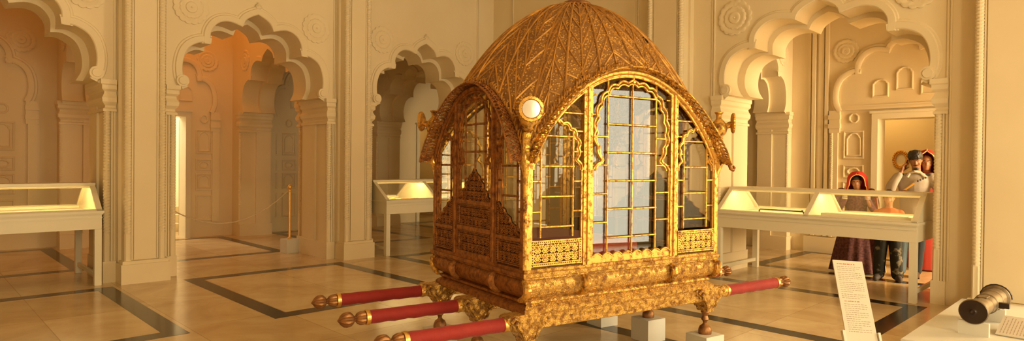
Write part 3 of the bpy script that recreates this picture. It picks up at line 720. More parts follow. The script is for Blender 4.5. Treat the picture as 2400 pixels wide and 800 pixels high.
for k in range(4):
    n = nmer[k]; d = 1/n
    for i in range(n):
        s0 = k+i*d
        big = True
        mb.tube([dome_pt(s0+1e-4, r, .004) for r in [1-.92*j/18 for j in range(19)]], .008, 5)
        nl = 7
        for j in range(nl):
            r0 = 1.08-.92*j/nl
            for sg, s_a, s_b in ((1, s0+1e-4, s0+d*.5), (-1, s0+d-1e-4, s0+d*.5)):
                flip = (i % 2)
                A, B = ((r0, r0-.17) if not flip else (r0-.17, r0))
                A, B = min(A, 1.), min(B, 1.)
                P = [dome_pt(s_a+(s_b-s_a)*q/3, A+(B-A)*q/3, .001) for q in range(4)]; mb.tube(P, .0075, 4)
        mb.tube([dome_pt(s0+d*.5, r, .003) for r in [.98-.8*j/14 for j in range(15)]], .006, 4)
mb.build('herringbone_ribs', DOMERIB, dome)
ctr = Vector((PL_/2, PW/2, DT))
MB().lathe([(.12, -.02), (.13, 0), (.11, .02), (.08, .03), (.05, .06), (.06, .10), (.03, .15), (.015, .22), (.001, .26)], 24, Matrix.Translation(ctr)).build('crown_finial', COPPER, dome)
# leafy cresting at the foot of the dome over each arch
mb = MB()
for k in range(4):
    n = 90 if k % 2 == 0 else 64
    for i in range(n):
        s0 = k+(i+.5)/n; e_ = random.uniform(.006, .03); p = dome_pt(s0, 1.0, .012); q = dome_pt(s0+random.uniform(-.006, .006), 1-e_, .014); r_ = dome_pt(s0, 1-e_*.5, .026); mb.tube([p, r_, q], [.006, random.uniform(.006, .010), .003], 5)
mb.build('leaf_cresting', DOMERIB, dome)
hp = dome_pt(.74, .70, .008); mb = MB()
hh = [(0, -.03), (.022, .0), (.02, .018), (.008, .02), (0, .01), (-.008, .02), (-.02, .018), (-.022, .0)]
e1 = (dome_pt(.78, .70)-dome_pt(.70, .70)).normalized(); e2 = (dome_pt(.74, .64)-dome_pt(.74, .76)).normalized()
mb.add([hp+e1*x+e2*y for x, y in hh]+[hp+e1*x+e2*y-e1.cross(e2)*.01 for x, y in hh], [tuple(range(8)), tuple(range(15, 7, -1))]+[(i, 8+i, 8+(i+1) % 8, (i+1) % 8) for i in range(8)]); mb.build('hole', DARKL, dome)
# round mirrors on the corner brackets
for a, b, az in ((0, 0, 225), (0, PW, 135), (PL_, 0, 315), (PL_, PW, 45)):
    az = radians(az); dv = Vector((cos(az), sin(az), 0)); sx, sy = (1 if a else -1), (1 if b else -1)
    if (a, b) == (0, 0): az = radians(243); dv = Vector((cos(az), sin(az), 0))
    o = Vector((a, b, 1.83)) - Vector((sx*.03, sy*.03, 0)); R = dv.to_track_quat('Z', 'Y').to_matrix().to_4x4()
    mb = MB(); mb.lathe([(.02, -.07), (.035, -.06), (.03, -.045), (.055, -.02), (.066, .02), (.060, .055), (.035, .085), (.022, .10), (.02, .13), (.034, .145), (.034, .152), (.001, .155)], 20, Matrix.Translation(o+dv*.06))
    mb.tube([o, o+dv*.06], .03, 10); mb.tube([o+dv*.09+Vector((0, 0, .03)), o+dv*.16+Vector((0, 0, .06))], .025, 10)
    vs = mb.build('mirror_bracket', GOLD, pal)
    T = Matrix.Translation(o+dv*.165+Vector((0, 0, .065))) @ R
    MB().lathe([(.02, -.012), (.07, -.01), (.082, .0), (.080, .012), (.064, .014), (.058, .006), (.05, .004), (.001, .004)], 48, T, 24, .05).build('mirror_frame', GOLDB, vs)
    MB().lathe([(.056, .004), (.056, .010), (.001, .011)], 32, T).build('mirror_glass', MIRROR, vs)
# spandrel brackets where two arches meet at a corner
for a, b in ((0, 0), (0, PW), (PL_, 0), (PL_, PW)):
    sx, sy = (1 if a else -1), (1 if b else -1); mb = MB()
    mb.tube([(a, b, z) for z in (.87, 1.2, 1.48)]+[(a+sx*.012, b+sy*.012, 1.56), (a+sx*.01, b+sy*.01, 1.62), (a-sx*.01, b-sy*.01, 1.75)], [.018, .018, .020, .036, .03, .03], 10)
    for t in (0, .4, .8):
        mb.tube([(a+sx*.01, b+sy*.01, 1.56), (a+sx*(.02-.05*t), b+sy*(.02-.05*(.8-t)), 1.68), (a-sx*.16*t, b-sy*.16*(.8-t), 1.80)], [.012, .01, .006], 6)
    mb.build('corner_post', GOLD, pal)
# red cushion seat inside
RS = MB(); RS.box((.12, .12, .88), (1.1, PW-.12, 1.0), bev=.03); cu = RS.build('seat_cushion', VELVET); 
cu.location = (PX, PY, 0); cu.rotation_euler = (0, 0, TH); tag(cu, 'red seat cushion inside the glazed palanquin', 'cushion')

# ------------------------------------------------------------------ glazed display cases
CD, CH0, CH1, CT, T0, T1 = 1.28, .70, .925, 1.235, .44, .84
def make_case(label, CL):
    c = empty('display_case', (0, 0, 0), 0, label, 'display case', 'white painted display cases')
    lg0 = None
    for x in (.0, CL-.075):
        for y in (.02, CD-.095):
            if lg0 is None: lg0 = MB().box((0, 0, 0), (.075, .075, CH0), bev=.004).build('leg', WHITEP, c)
            else: dup(lg0, c, (x, y, 0))
        if x == 0: lg0.location = (0, .02, 0)
    for x in (.02, CL-.055): MB().box((x, .095, .10), (x+.035, CD-.095, .15), bev=.003).build('stretcher', WHITEP, c)
    mb = MB(); mb.box((0, .02, CH0), (CL, .055, CH1-.03)); mb.box((0, CD-.055, CH0), (CL, CD-.02, CH1-.03)); mb.box((0, .055, CH0), (.035, CD-.055, CH1-.03)); mb.box((CL-.035, .055, CH0), (CL, CD-.055, CH1-.03))
    mb.box((-.004, .012, CH0+.135), (CL+.004, .02, CH0+.150)); mb.box((-.012, .004, CH1-.045), (CL+.012, .02, CH1-.03)); mb.build('apron', WHITEP, c)
    mb = MB(); mb.box((-.02, -.01, CH1-.03), (CL+.02, .045, CH1)); mb.box((-.02, CD-.045, CH1-.03), (CL+.02, CD+.01, CH1)); mb.box((-.02, .045, CH1-.03), (.03, CD-.045, CH1)); mb.box((CL-.03, .045, CH1-.03), (CL+.02, CD-.045, CH1))
    mb.build('rim', WHITEP, c)
    MB().box((.03, .045, CH0+.05), (CL-.03, CD-.045, CH1-.028)).build('display_bed', FELT, c)
    RX = Matrix(((0, 0, 1, 0), (1, 0, 0, 0), (0, 1, 0, 0), (0, 0, 0, 1)))      # u = y, v = z, w = x
    end = [(.015, CH1), (CD-.015, CH1), (T1, CT), (T0, CT)]
    for x in (.0, CL-.022): MB().prism(end, x, x+.022, RX).build('end_panel', WHITEP, c)
    mb = MB(); mb.box((-.008, T0-.02, CT-.004), (CL+.008, T1+.02, CT+.022)); mb.box((0, T0-.03, CT-.022), (CL, T0+.012, CT-.004)); mb.box((0, T1-.012, CT-.022), (CL, T1+.03, CT-.004)); mb.build('top_board', WHITEP, c)
    for k, (ya, yb) in enumerate(((.012, T0), (CD-.012, T1))):
        M = Matrix.Identity(4); n = Vector((0, CT-CH1, (yb-ya)*-1)).normalized()*-1
        if k: n = Vector((0, CT-CH1, -(yb-ya))).normalized()
        if n.z < 0: n = -n
        P = lambda x, t, o: (x, ya+(yb-ya)*t+n.y*o, CH1+(CT-CH1)*t+n.z*o)
        def slab(x0, x1, t0, t1, o0, o1):
            m_ = MB(); vs = [P(x, t, o) for o in (o0, o1) for x, t in ((x0, t0), (x1, t0), (x1, t1), (x0, t1))]
            return m_.add(vs, [(3, 2, 1, 0), (4, 5, 6, 7), (0, 1, 5, 4), (1, 2, 6, 5), (2, 3, 7, 6), (3, 0, 4, 7)])
        mb = MB()
        for x0, x1 in ((-.004, .055), (CL/2-.03, CL/2+.03), (CL-.055, CL+.004)):
            s = slab(x0, x1, 0, 1, -.022, .008); mb.add(s.v, s.f)
        s = slab(0, CL, .93, 1, -.022, .008); mb.add(s.v, s.f); s = slab(0, CL, 0, .05, -.022, .008); mb.add(s.v, s.f)
        fr = mb.build('glazed_lid', WHITEP, c)
        for x0, x1 in ((.055, CL/2-.03), (CL/2+.03, CL-.055)): slab(x0, x1, .05, .93, -.010, -.006).build('glass_pane', CASEGL, fr)
    for k, (x0, x1) in enumerate(((.08, CL/2-.05), (CL/2+.05, CL-.08))):
        MB().tube([(x0, T0+.06, CT-.022), (x1, T0+.06, CT-.022)], .011, 10).build('tube_lamp', LAMP, c)
    MB().prism([(.06, CH1-.028), (CD-.06, CH1-.028), (T1-.02, CT-.01), (T0+.02, CT-.01)], CL/2-.012, CL/2+.012, RX).build('divider', WHITEP, c)
    return c
case = make_case('long white glazed display case in the left arch, with a small gold piece inside', 2.10)
case.location = (1.80-2.10, 9.08, 0)
dup(case, None, (5.785, 8.87, 0), 0, 'white glazed display case in the arch just left of the palanquin, holding small gilt figures')
case2 = make_case('white two-part display case in the right arch, people standing behind it', 2.45)
case2.location = (8.25, 4.33, 0); case2.rotation_euler = (0, 0, -pi/2)
ZB = CH1-.028
def w2(lx, ly, z=ZB): return Vector((8.25+ly, 4.33-lx, z))
# contents of the right case
mb = MB(); mb.tube([(-.30, 0, .0), (-.30, 0, .055), (-.285, 0, .07), (.285, 0, .07), (.30, 0, .055), (.30, 0, .0)], .009, 8); mb.sphere((.28, 0, .075), .016, 8)
for k in range(8): mb.sphere((-.26+.035*k, .03, .008), .009, 6)
mb.box((-.31, -.03, 0), (-.28, .04, .008)); mb.box((.28, -.03, 0), (.31, .04, .008))
o = mb.build('metal_rail', IRON); o.location = w2(.83, .22); o.rotation_euler = (0, 0, -pi/2-.03); tag(o, 'thin dark metal bar with bent ends in the left half of the right case', 'rail')
mb = MB(); mb.box((-.50, -.14, 0), (.50, .14, .075), bev=.006)
for k in range(3): mb.box((-.46, -.1+.08*k, .075), (.46, -.05+.08*k, .079))
o = mb.build('display_board', FELT); o.location = w2(1.86, .30); o.rotation_euler = (0, 0, -pi/2); tag(o, 'long pale display board lying in the right half of the right case', 'board')
# contents of the left and middle cases
def idol(name, label, prof, loc, m, extra=None):
    t = empty(name, loc, 0, label, 'figure', 'small gilt pieces in the cases')
    MB().lathe(prof, 16).build('body', m, t)
    if extra: extra().build('ornament', m, t)
    return t
idol('gold_figure', 'tiny pointed gold piece lying in the left display case', [(.055, 0), (.06, .012), (.035, .022), (.03, .04), (.022, .055), (.006, .075), (.001, .09)], (.62, 9.34, ZB), GOLDB)
def curl():
    m_ = MB(); m_.tube([(0, 0, .05), (.05, 0, .09), (.06, 0, .14), (.03, 0, .17)], [.02, .018, .014, .004], 8); m_.tube([(0, 0, .05), (-.05, 0, .07), (-.07, 0, .10), (-.05, 0, .12)], [.018, .014, .01, .004], 8); m_.tube([(.02, 0, .08), (.0, 0, .12), (.015, 0, .15)], [.014, .01, .003], 6); return m_
idol('bird_figure', 'small pale gilt bird shape at the left end of the middle case', [(.05, 0), (.055, .015), (.03, .03), (.028, .05), (.03, .07), (.001, .085)], (6.05, 9.62, ZB), GOLDB, curl)
idol('gold_figure', 'small gold lump beside the tray in the middle case', [(.03, 0), (.05, .02), (.045, .04), (.02, .06), (.001, .065)], (6.12, 9.2, ZB), GOLDB)
t = empty('gilt_tray', (6.5, 9.22, ZB), 0, 'flat reddish gilt tray lying in the middle display case', 'tray'); m_ = MB(); m_.box((-.16, -.09, 0), (.16, .09, .03), bev=.01); m_.build('base', COPPER, t); MB().box((-.13, -.06, .03), (.13, .06, .036)).build('plate', GOLDB, t)
idol('cup', 'small pale cup right of the tray in the middle case', [(.03, 0), (.034, .008), (.015, .02), (.015, .035), (.04, .06), (.044, .085), (.038, .085), (.001, .05)], (6.98, 9.24, ZB), BLOCKP)

# ------------------------------------------------------------------ brass rope post, rope
def stanchion(loc, label):
    t = empty('rope_post', loc, 0, label, 'post')
    MB().box((-.11, -.11, 0), (.11, .11, .24), bev=.004).build('base_block', BLOCKP, t)
    MB().lathe([(.03, .24), (.032, .26), (.021, .27), (.020, 1.05), (.028, 1.06), (.028, 1.075), (.018, 1.085), (.030, 1.10), (.036, 1.12), (.030, 1.145), (.014, 1.165), (.001, 1.17)], 20).build('pole', BRASS, t)
    return t
st1 = stanchion((4.79, 10.34, 0), 'brass rope post on a white block inside the second arch'); st1.rotation_euler = (0, 0, .1)
rp = []
for i in range(25):
    t = i/24; rp.append((4.765+(2.66-4.765)*t, 10.345+.10*t, 1.06-.50*(1-(2*t-1)**2)))
rope_ = tag(MB().tube(rp, .009, 8).build('barrier_rope', mat('pale cord', (.62, .48, .30), .8)), 'thin pale barrier cord sagging from the brass post', 'rope')
hk = MB(); hk.tube([(2.63, 10.445, 1.07), (2.665, 10.445, 1.07), (2.675, 10.445, 1.05), (2.66, 10.445, 1.04)], .008, 8); hk.build('hook', BRASS, rope_)

# ------------------------------------------------------------------ plinth with the little cannon, its card, the label board
pn = MB(); pn.box((5.80, -1.6, 0), (8.09, 1.42, .17), bev=.006); tag(pn.build('plinth', BLOCKP), 'low white plinth in the near right corner, a small cannon on it', 'plinth')
# cannon: axis along local +x from muzzle
can = empty('cannon', (6.36, 1.035, .17), -.03, 'small old cannon on two white blocks on the low plinth', 'cannon')
CZ = .195; T = Matrix.Translation((0, 0, CZ)) @ Matrix.Rotation(pi/2, 4, 'Y')
MB().lathe([(.045, .07), (.050, .03), (.050, .0), (.098, -.004), (.104, .004), (.104, .018), (.098, .026), (.080, .045), (.072, .09), (.078, .34), (.082, .345), (.082, .365), (.079, .37), (.083, .46), (.090, .465), (.090, .49), (.084, .495), (.088, .66), (.094, .665), (.094, .69), (.088, .695), (.092, .84), (.112, .85), (.116, .87), (.112, .89), (.105, .90), (.05, .93), (.03, .95), (.001, .955)], 36, T).build('barrel', STEEL, can)
MB().lathe([(.001, -.006), (.016, -.012), (.022, -.004), (.030, -.001), (.097, -.0045), (.100, .004), (.06, .02), (.001, .03)], 36, T).build('muzzle', IRON, can)
MB().tube([(.50, .05, CZ+.0), (.50, -.16, CZ+.0)], .032, 4).build('trunnion', IRON, can)
mb = MB(); mb.tube([(.875, .118*cos(a), CZ+.118*sin(a)) for a in [pi*i/10 for i in range(11)]], .007, 6); mb.build('rear_ring', IRON, can)
mb = MB(); mb.box((.30, -.035, CZ+.072), (.42, .035, CZ+.081), bev=.002); mb.build('plate', STEEL, can)
for x, hb, wd in ((.03, .11, .105), (.74, .115, .095)):
    b_ = MB(); n = 16; P = [(-wd, 0), (wd, 0), (wd, hb)]+[(.088*cos(a), CZ-.0+.088*sin(a)*-1) for a in [.75+(pi-1.5)*i/n for i in range(n+1)] if True]+[(-wd, hb)]
    P = [(u, min(v, hb)) for u, v in P]
    Mx = Matrix(((0, 0, 1, 0), (-1, 0, 0, 0), (0, 1, 0, 0), (0, 0, 0, 1)))
    o = b_.prism(P, x-.022, x+.022, Mx).build('cannon_cradle', BLOCKP); o.location = can.location; o.rotation_euler = can.rotation_euler
    tag(o, 'white cradle block under the cannon muzzle' if x < .1 else 'white cradle block under the rear of the cannon', 'block')
# card on the plinth
cf = empty('information_card', (6.66, .79, .17), radians(-3), 'small white printed card lying on the plinth beside the cannon', 'card')
cm = Matrix.Rotation(radians(-20), 4, 'Y')
MB().box((-.16, -.11, .012), (.16, .11, .018), Matrix.Translation((0, 0, .05)) @ cm).build('card_sheet', PAPER, cf)
mb = MB(); mb.prism([(-.14, 0), (.14, 0), (.14, .108), (-.14, .006)], -.09, .09, Matrix(((1, 0, 0, 0), (0, 0, -1, 0), (0, 1, 0, 0), (0, 0, 0, 1)))); mb.build('wedge', BLOCKP, cf)
mb = MB(); rnd = random.Random(3)
for k in range(8):
    y = .085-.022*k; x = -.13
    while x < .12:
        l = rnd.uniform(.02, .05)
        if x+l < .135: mb.box((x, y-.003, .018), (x+l, y+.003, .0184), Matrix.Translation((0, 0, .05)) @ cm)
        x += l+.008
mb.build('print', INK, cf)
# slanted label board on its holder
c0 = [Vector(q) for q in ((3.41, 1.14, 1.07), (3.51, 1.04, 1.08), (3.24, 1.02, .72), (3.35, .91, .72))]
lb = empty('label_stand', (3.25, .86, 0), 0, 'tall white printed label board tilted in its holder in the foreground', 'label board'); org = Vector((3.25, .86, 0))
top, bot = (c0[0]+c0[1])/2-org, (c0[2]+c0[3])/2-org
eL = (top-bot).normalized(); eW = ((c0[1]-c0[0])+(c0[3]-c0[2])).normalized(); eW = (eW-eL*eW.dot(eL)).normalized(); eN = eW.cross(eL)
LM = Matrix((( eW.x, eL.x, eN.x, bot.x), (eW.y, eL.y, eN.y, bot.y), (eW.z, eL.z, eN.z, bot.z), (0, 0, 0, 1)))
LLEN = (top-bot).length; hw = .0735
bd = MB().box((-hw, -.16, -.006), (hw, LLEN, 0), LM, bev=.001).build('label_board', PAPER, lb)
def words(name, m, lines, seed):
    mb = MB(); rr = random.Random(seed)
    for v, x0, x1, hgt in lines:
        x = x0
        while x < x1-.004:
            l = min(rr.uniform(.006, .018), x1-x)
            k = 0.0
            while k < l-.0012:                                   # small upright strokes read as letters
                wl = rr.uniform(.0010, .0017); hh = hgt*rr.choice((.62, .62, 1, .8)); mb.box((x+k, v, .0), (x+k+wl*.75, v+hh*.8, .0005), LM); mb.box((x+k, v+hh*.5*rr.random(), 0), (x+k+wl, v+hh*.3+.0008, .0005), LM); k += wl+.0006
            x += l+.0035
    mb.build(name, m, bd, smooth=False)
L1 = [(LLEN-.022, -.055, .035, .007)]
body = []; v = LLEN-.035
for n in (3, 5, 6, 3):
    for i in range(n): body.append((v, -.058, .058 if i < n-1 else (.0 if n != 3 else .03), .004)); v -= .0098
    v -= .003
L2 = [(v-.004, -.052, .022, .006)]; v -= .018
for i in range(14): body.append((v, -.055, .055 if i % 4 != 3 else .01, .004)); v -= .0105
words('heading_print', INKR, L1, 1); words('subheading_print', INKR, L2, 5); words('body_print', INK, body, 2)
hd = MB()
hd.box((-hw-.016, -.17, -.012), (-hw+.012, .045, -.006), LM); hd.box((hw-.002, -.17, -.012), (hw+.014, .045, -.006), LM)
hd.box((-hw-.016, -.17, -.006), (-hw-.003, .045, .010), LM); hd.box((hw+.003, -.17, -.006), (hw+.014, .045, .010), LM); hd.box((-hw-.016, -.185, -.012), (hw+.014, -.165, .012), LM); hd.box((-hw+.0, -.17, -.016), (hw, -.02, -.012), LM)
hd.build('holder', BLOCKP, lb)
bz = bot-eL*.15-eN*.02
MB().tube([(bz.x, bz.y, .02), (bz.x, bz.y, bz.z), tuple(bz+eN*.01)], .018, 12).build('stand_pole', WHITEP, lb)
MB().lathe([(.16, 0), (.16, .012), (.05, .022), (.001, .024)], 32, Matrix.Translation((bz.x, bz.y, 0))).build('foot', WHITEP, lb)

# ------------------------------------------------------------------ seen through the far doorway
cb = empty('shelf_cabinet', (9.55, 15.3, 0), 0, 'dark wooden shelf unit seen through the far doorway left of the palanquin', 'shelf')
mb = MB(); mb.box((-.4, -.15, 0), (-.36, .2, 1.95)); mb.box((1.4, -.15, 0), (1.44, .2, 1.95)); mb.box((-.4, .18, 0), (1.44, .2, 1.95)); mb.build('carcass', DARKW, cb)
for z in (.05, .55, 1.0, 1.35, 1.62, 1.92): MB().box((-.38, -.16, z), (1.42, .19, z+.04)).build('shelf_board', DARKW, cb)
lp = empty('wall_lamp', (10.35, 15.6, 2.75), 0, 'glowing wall lamp above the dark shelf through the far doorway', 'lamp')
MB().lathe([(.04, -.02), (.05, 0), (.07, .05), (.10, .14), (.085, .15), (.001, .15)], 20, Matrix.Translation((0, -.16, 0))).build('shade', LAMP, lp)
MB().tube([(0, 0, -.05), (0, -.10, -.08), (0, -.16, -.02)], .014, 8).build('arm', BRASS, lp)

# ------------------------------------------------------------------ the people behind the right case
SKIN = mat('skin', (.42, .20, .095), .5)
SKIN2 = mat('darker skin', (.27, .115, .052), .5)
HAIR = mat('black hair', (.012, .009, .008), .5)
def remesh(mb, name, m, parent, vox=.009, smooth=4, disp=None):
    me = bpy.data.meshes.new('tmp'); me.from_pydata(mb.v, [], mb.f); o = bpy.data.objects.new('tmp', me); COL.objects.link(o)
    r = o.modifiers.new('r', 'REMESH'); r.mode = 'VOXEL'; r.voxel_size = vox
    if smooth: s = o.modifiers.new('s', 'SMOOTH'); s.iterations = smooth; s.factor = .5
    dg = bpy.context.evaluated_depsgraph_get(); dg.update(); out = bpy.data.meshes.new_from_object(o.evaluated_get(dg))
    bpy.data.objects.remove(o); out.name = name; out.materials.clear(); out.materials.append(m)
    out.polygons.foreach_set('use_smooth', [True]*len(out.polygons))
    q = bpy.data.objects.new(name, out); COL.objects.link(q); q.parent = parent
    return q
def loft(mb, rings, n=20, M=None):
    """rings: (x, y, z, rx, ry)"""
    rows = [[(x+rx*cos(2*pi*j/n), y+ry*sin(2*pi*j/n), z) for j in range(n)] for x, y, z, rx, ry in rings]
    o = len(mb.v); mb.grid(rows, True, M); k = len(rows)
    mb.f += [tuple(range(o+n-1, o-1, -1)), tuple(range(o+(k-1)*n, o+k*n))]
def limb(mb, P, R, M=None): 
    Q = spline(P, 5); r = [a[0] for a in spline([(x,) for x in R], 5)]; mb.tube(Q, r, 12, M=M)
    for p, q in ((Q[0], r[0]), (Q[-1], r[-1])): mb.sphere(p, q*.98, 10, M=M)
def head(mb, M, s=1.0):
    """face towards -y, chin at z=0, crown at .225"""
    S = M @ Matrix.Scale(s, 4)
    loft(mb, [(0, -.062, -.002, .018, .016), (0, -.056, .008, .030, .030), (0, -.042, .028, .045, .048), (0, -.024, .055, .056, .070), (0, -.008, .088, .065, .084), (0, .0, .12, .070, .092), (0, .004, .15, .071, .094), (0, .006, .18, .064, .085), (0, .007, .205, .046, .062), (0, .007, .222, .018, .026)], 24, S)
    limb(mb, [(0, -.088, .118), (0, -.097, .10), (0, -.107, .084)], [.008, .010, .013], S)
    for sg in (-1, 1):
        mb.sphere((sg*.010, -.094, .080), .009, 8, M=S); mb.sphere((sg*.071, .008, .105), .020, 10, (.35, .7, 1.3), M=S); mb.sphere((sg*.036, -.072, .075), .018, 8, M=S)
        limb(mb, [(sg*.010, -.088, .125), (sg*.03, -.084, .13), (sg*.048, -.068, .124)], [.007, .008, .006], S)
    limb(mb, [(-.022, -.084, .050), (0, -.092, .051), (.022, -.084, .050)], [.004, .008, .004], S); limb(mb, [(-.018, -.083, .043), (0, -.09, .041), (.018, -.083, .043)], [.004, .008, .004], S)
    limb(mb, [(0, .02, .07), (0, .025, -.02), (0, .02, -.09)], [.055, .05, .055], S)
def face_parts(par, M, s=1.0, brow=True):
    S = M @ Matrix.Scale(s, 4); W_ = mat('eye white', (.75, .7, .62), .3) if 'eye white' not in bpy.data.materials else bpy.data.materials['eye white']
    for sg in (-1, 1):
        e = MB(); e.sphere((sg*.029, -.0735, .112), .0112, 12, (1.15, .8, .5), S); eo = e.build('eye', W_, par)
        e = MB(); e.sphere((sg*.028, -.083, .111), .0055, 8, (1, .5, 1), S); e.build('pupil', HAIR, eo)
        if brow:
            e = MB(); e.tube([(sg*.012, -.094, .131), (sg*.03, -.091, .137), (sg*.05, -.074, .130)], [.003, .0045, .002], 6, M=S); e.build('eyebrow', HAIR, par)
def hand(mb, wrist, d, palm_n, s=1.0, curl=.6, side=1):
    """wrist point, direction of the fingers, palm normal; four unequal curled fingers and a thumb off the side"""
    d = Vector(d).normalized(); n = Vector(palm_n); n = (n-d*n.dot(d)).normalized(); a = d.cross(n)*side; W = Vector(wrist)
    pc = W+d*.045*s
    Mx = Matrix(((d.x, a.x, n.x, pc.x), (d.y, a.y, n.y, pc.y), (d.z, a.z, n.z, pc.z), (0, 0, 0, 1)))
    mb.sphere((0, 0, 0), .05*s, 12, (1.05, .82, .34), Mx)
    for k, (o, l) in enumerate(((-.029, .066), (-.010, .076), (.010, .071), (.029, .056))):
        b = W+d*.082*s+a*o*s; P = [b]; th = 0; 
        for seg in (.42, .32, .26):
            th += curl*.75; P.append(P[-1]+(d*cos(th)+n*sin(th))*l*seg*s)
        limb(mb, [W+d*.05*s+a*o*.8*s]+P, [.009*s, .0095*s, .009*s, .0085*s, .007*s])
    t0 = W+d*.025*s-a*.030*s; limb(mb, [t0, t0+(d*.5-a*.8+n*.3)*.03*s, t0+(d*.85-a*.55+n*.5)*.058*s, t0+(d*1.0-a*.25+n*.7)*.08*s], [.013*s, .0115*s, .010*s, .008*s])
def facing(p): return atan2(-p[1], -p[0])+pi/2
def person(name, loc, label): return empty(name, loc, facing(loc), label, 'person')

# woman in the red veil
PWm = person('person', (10.1, 3.075, 0), 'woman in a bright red veil and long dark purple skirt leaning behind the right case')
HM = Matrix.Translation((.01, -.07, 1.235)) @ Matrix.Rotation(radians(8), 4, 'X') @ Matrix.Rotation(radians(-6), 4, 'Y')
mb = MB(); head(mb, HM, .95)
loft(mb, [(0, .02, .82, .13, .09), (0, .02, .95, .125, .09), (0, .015, 1.05, .14, .095), (0, .01, 1.13, .165, .095), (0, .0, 1.19, .12, .07), (0, -.01, 1.215, .05, .05)])
for sg in (-1, 1):
    limb(mb, [(sg*.16, .01, 1.145), (sg*.21, -.03, 1.02), (sg*.215, -.10, .93)], [.045, .038, .034])
limb(mb, [(-.215, -.10, .93), (-.17, -.20, 1.02), (-.12, -.235, 1.19)], [.034, .028, .022]); limb(mb, [(.215, -.10, .93), (.17, -.22, 1.03), (.12, -.25, 1.17)], [.034, .028, .022])
hand(mb, (-.12, -.235, 1.19), (.7, -.1, .35), (0, -.2, -1), .9, .5, 1); hand(mb, (.12, -.25, 1.17), (-.7, -.1, .35), (0, -.2, -1), .9, .5, -1)
for sg in (-1, 1): limb(mb, [(sg*.08, .02, .85), (sg*.085, .01, .45), (sg*.09, .02, .06)], [.075, .055, .035]); limb(mb, [(sg*.09, .04, .035), (sg*.10, -.08, .028)], [.034, .028])
remesh(mb, 'body', SKIN, PWm, .0075, 3); face_parts(PWm, HM, .95)
hb = MB(); S = HM @ Matrix.Scale(.95, 4); loft(hb, [(0, .022, .10, .074, .083), (0, .014, .14, .077, .098), (0, .008, .18, .074, .098), (0, .007, .215, .053, .074), (0, .007, .232, .02, .03)], 24, S); hb.build('hair', HAIR, PWm, 60)
BLOUSE = mat('purple printed cotton', (.10, .022, .045), .8, var=(45, (.22, .09, .09), .38, .6))
SKIRT = mat('dark printed skirt', (.055, .014, .016), .85, var=(38, (.16, .055, .05), .35, .68))
RED = mat('bright red veil cloth', (.62, .035, .015), .8, var=(6, (.52, .02, .012), .3, .7))
GOLDT = mat('gold trim', (.85, .48, .20), .5, .3)
mb = MB(); loft(mb, [(0, .02, .80, .15, .11), (0, .02, .95, .142, .106), (0, .015, 1.06, .160, .112), (0, .01, 1.165, .215, .112), (0, .0, 1.225, .16, .085), (0, -.005, 1.24, .085, .065)])
for sg in (-1, 1): limb(mb, [(sg*.195, .01, 1.185), (sg*.24, -.03, 1.04), (sg*.232, -.10, .945), (sg*.18, -.19, 1.02), (sg*.145, -.225, 1.10)], [.068, .060, .052, .045, .042])
remesh(mb, 'blouse', BLOUSE, PWm, .010, 4)
rows = []
for k in range(22):
    t = k/21; z = .92-.89*t; r = .145+.185*t**.75; row = []
    for j in range(96):
        a = 2*pi*j/96; f = 1+(.075*t)*sin(13*a+1.5*t)+.035*t*sin(7*a+2); row.append((r*f*cos(a), .02+r*.80*f*sin(a), z))
    rows.append(row)
mb = MB(); mb.grid(rows, True); sk = mb.build('skirt', SKIRT, PWm, 80)
# veil: hood round the face, falling over the shoulders and down one side
rows = []; inner = []
for k in range(26):
    t = k/25; z = 1.02+.485*t
    rx = .175-.055*t**.8 if t < .72 else (.175-.055*.72**.8)*sqrt(max(0, 1-((t-.72)/.28)**2)); ry = rx*(1.02+.16*(t > .3))
    ga = radians(38+ (22 if t < .4 else 20*(1-(t-.4)/.6)))          # half opening of the hood towards -y
    if t > .55: ga = radians(46*sqrt(max(0, 1-((t-.55)/.335)**3))+.5)
    row = []
    for j in range(41):
        a = -pi/2+ga+(2*pi-2*ga)*j/40; fo = 1+.03*sin(9*a+4*t)*(1-t); row.append((.012+rx*fo*cos(a), -.045+.03*(1-t)+ry*fo*sin(a)-.035*t*(t > .3), z))
    rows.append(row)
mb = MB(); mb.grid(rows); vl = mb.build('veil', RED, PWm, 80); so = vl.modifiers.new('thick', 'SOLIDIFY'); so.thickness = .006
mb = MB(); edge = [r[0] for r in rows[:23]]+[r[-1] for r in rows[22::-1]]; mb.tube(edge, .007, 6); mb.build('veil_trim', GOLDT, vl)
rows = []
for k in range(20):
    t = k/19; z = 1.12-1.06*t; row = []
    for j in range(13): u = j/12; row.append((.20+.08*t+.06*u*(1+t)+.012*sin(9*u+2*t), .10-.26*u+.02*sin(14*u+3*t), z))
    rows.append(row)
mb = MB(); mb.grid(rows); fl_ = mb.build('veil_fall', RED, PWm, 80); so = fl_.modifiers.new('thick', 'SOLIDIFY'); so.thickness = .008
mb = MB(); mb.tube([r[-1] for r in rows], .008, 6); mb.build('veil_fall_trim', GOLDT, fl_)
mb = MB()
for sg in (-1, 1):
    for k in range(3): c = Vector((sg*.145, -.232, 1.10+.016*k)); mb.tube([(c.x+.034*cos(a), c.y+.030*sin(a), c.z) for a in [2*pi*i/16 for i in range(16)]], .005, 6, True)
mb.build('bangles', BLOCKP, PWm)

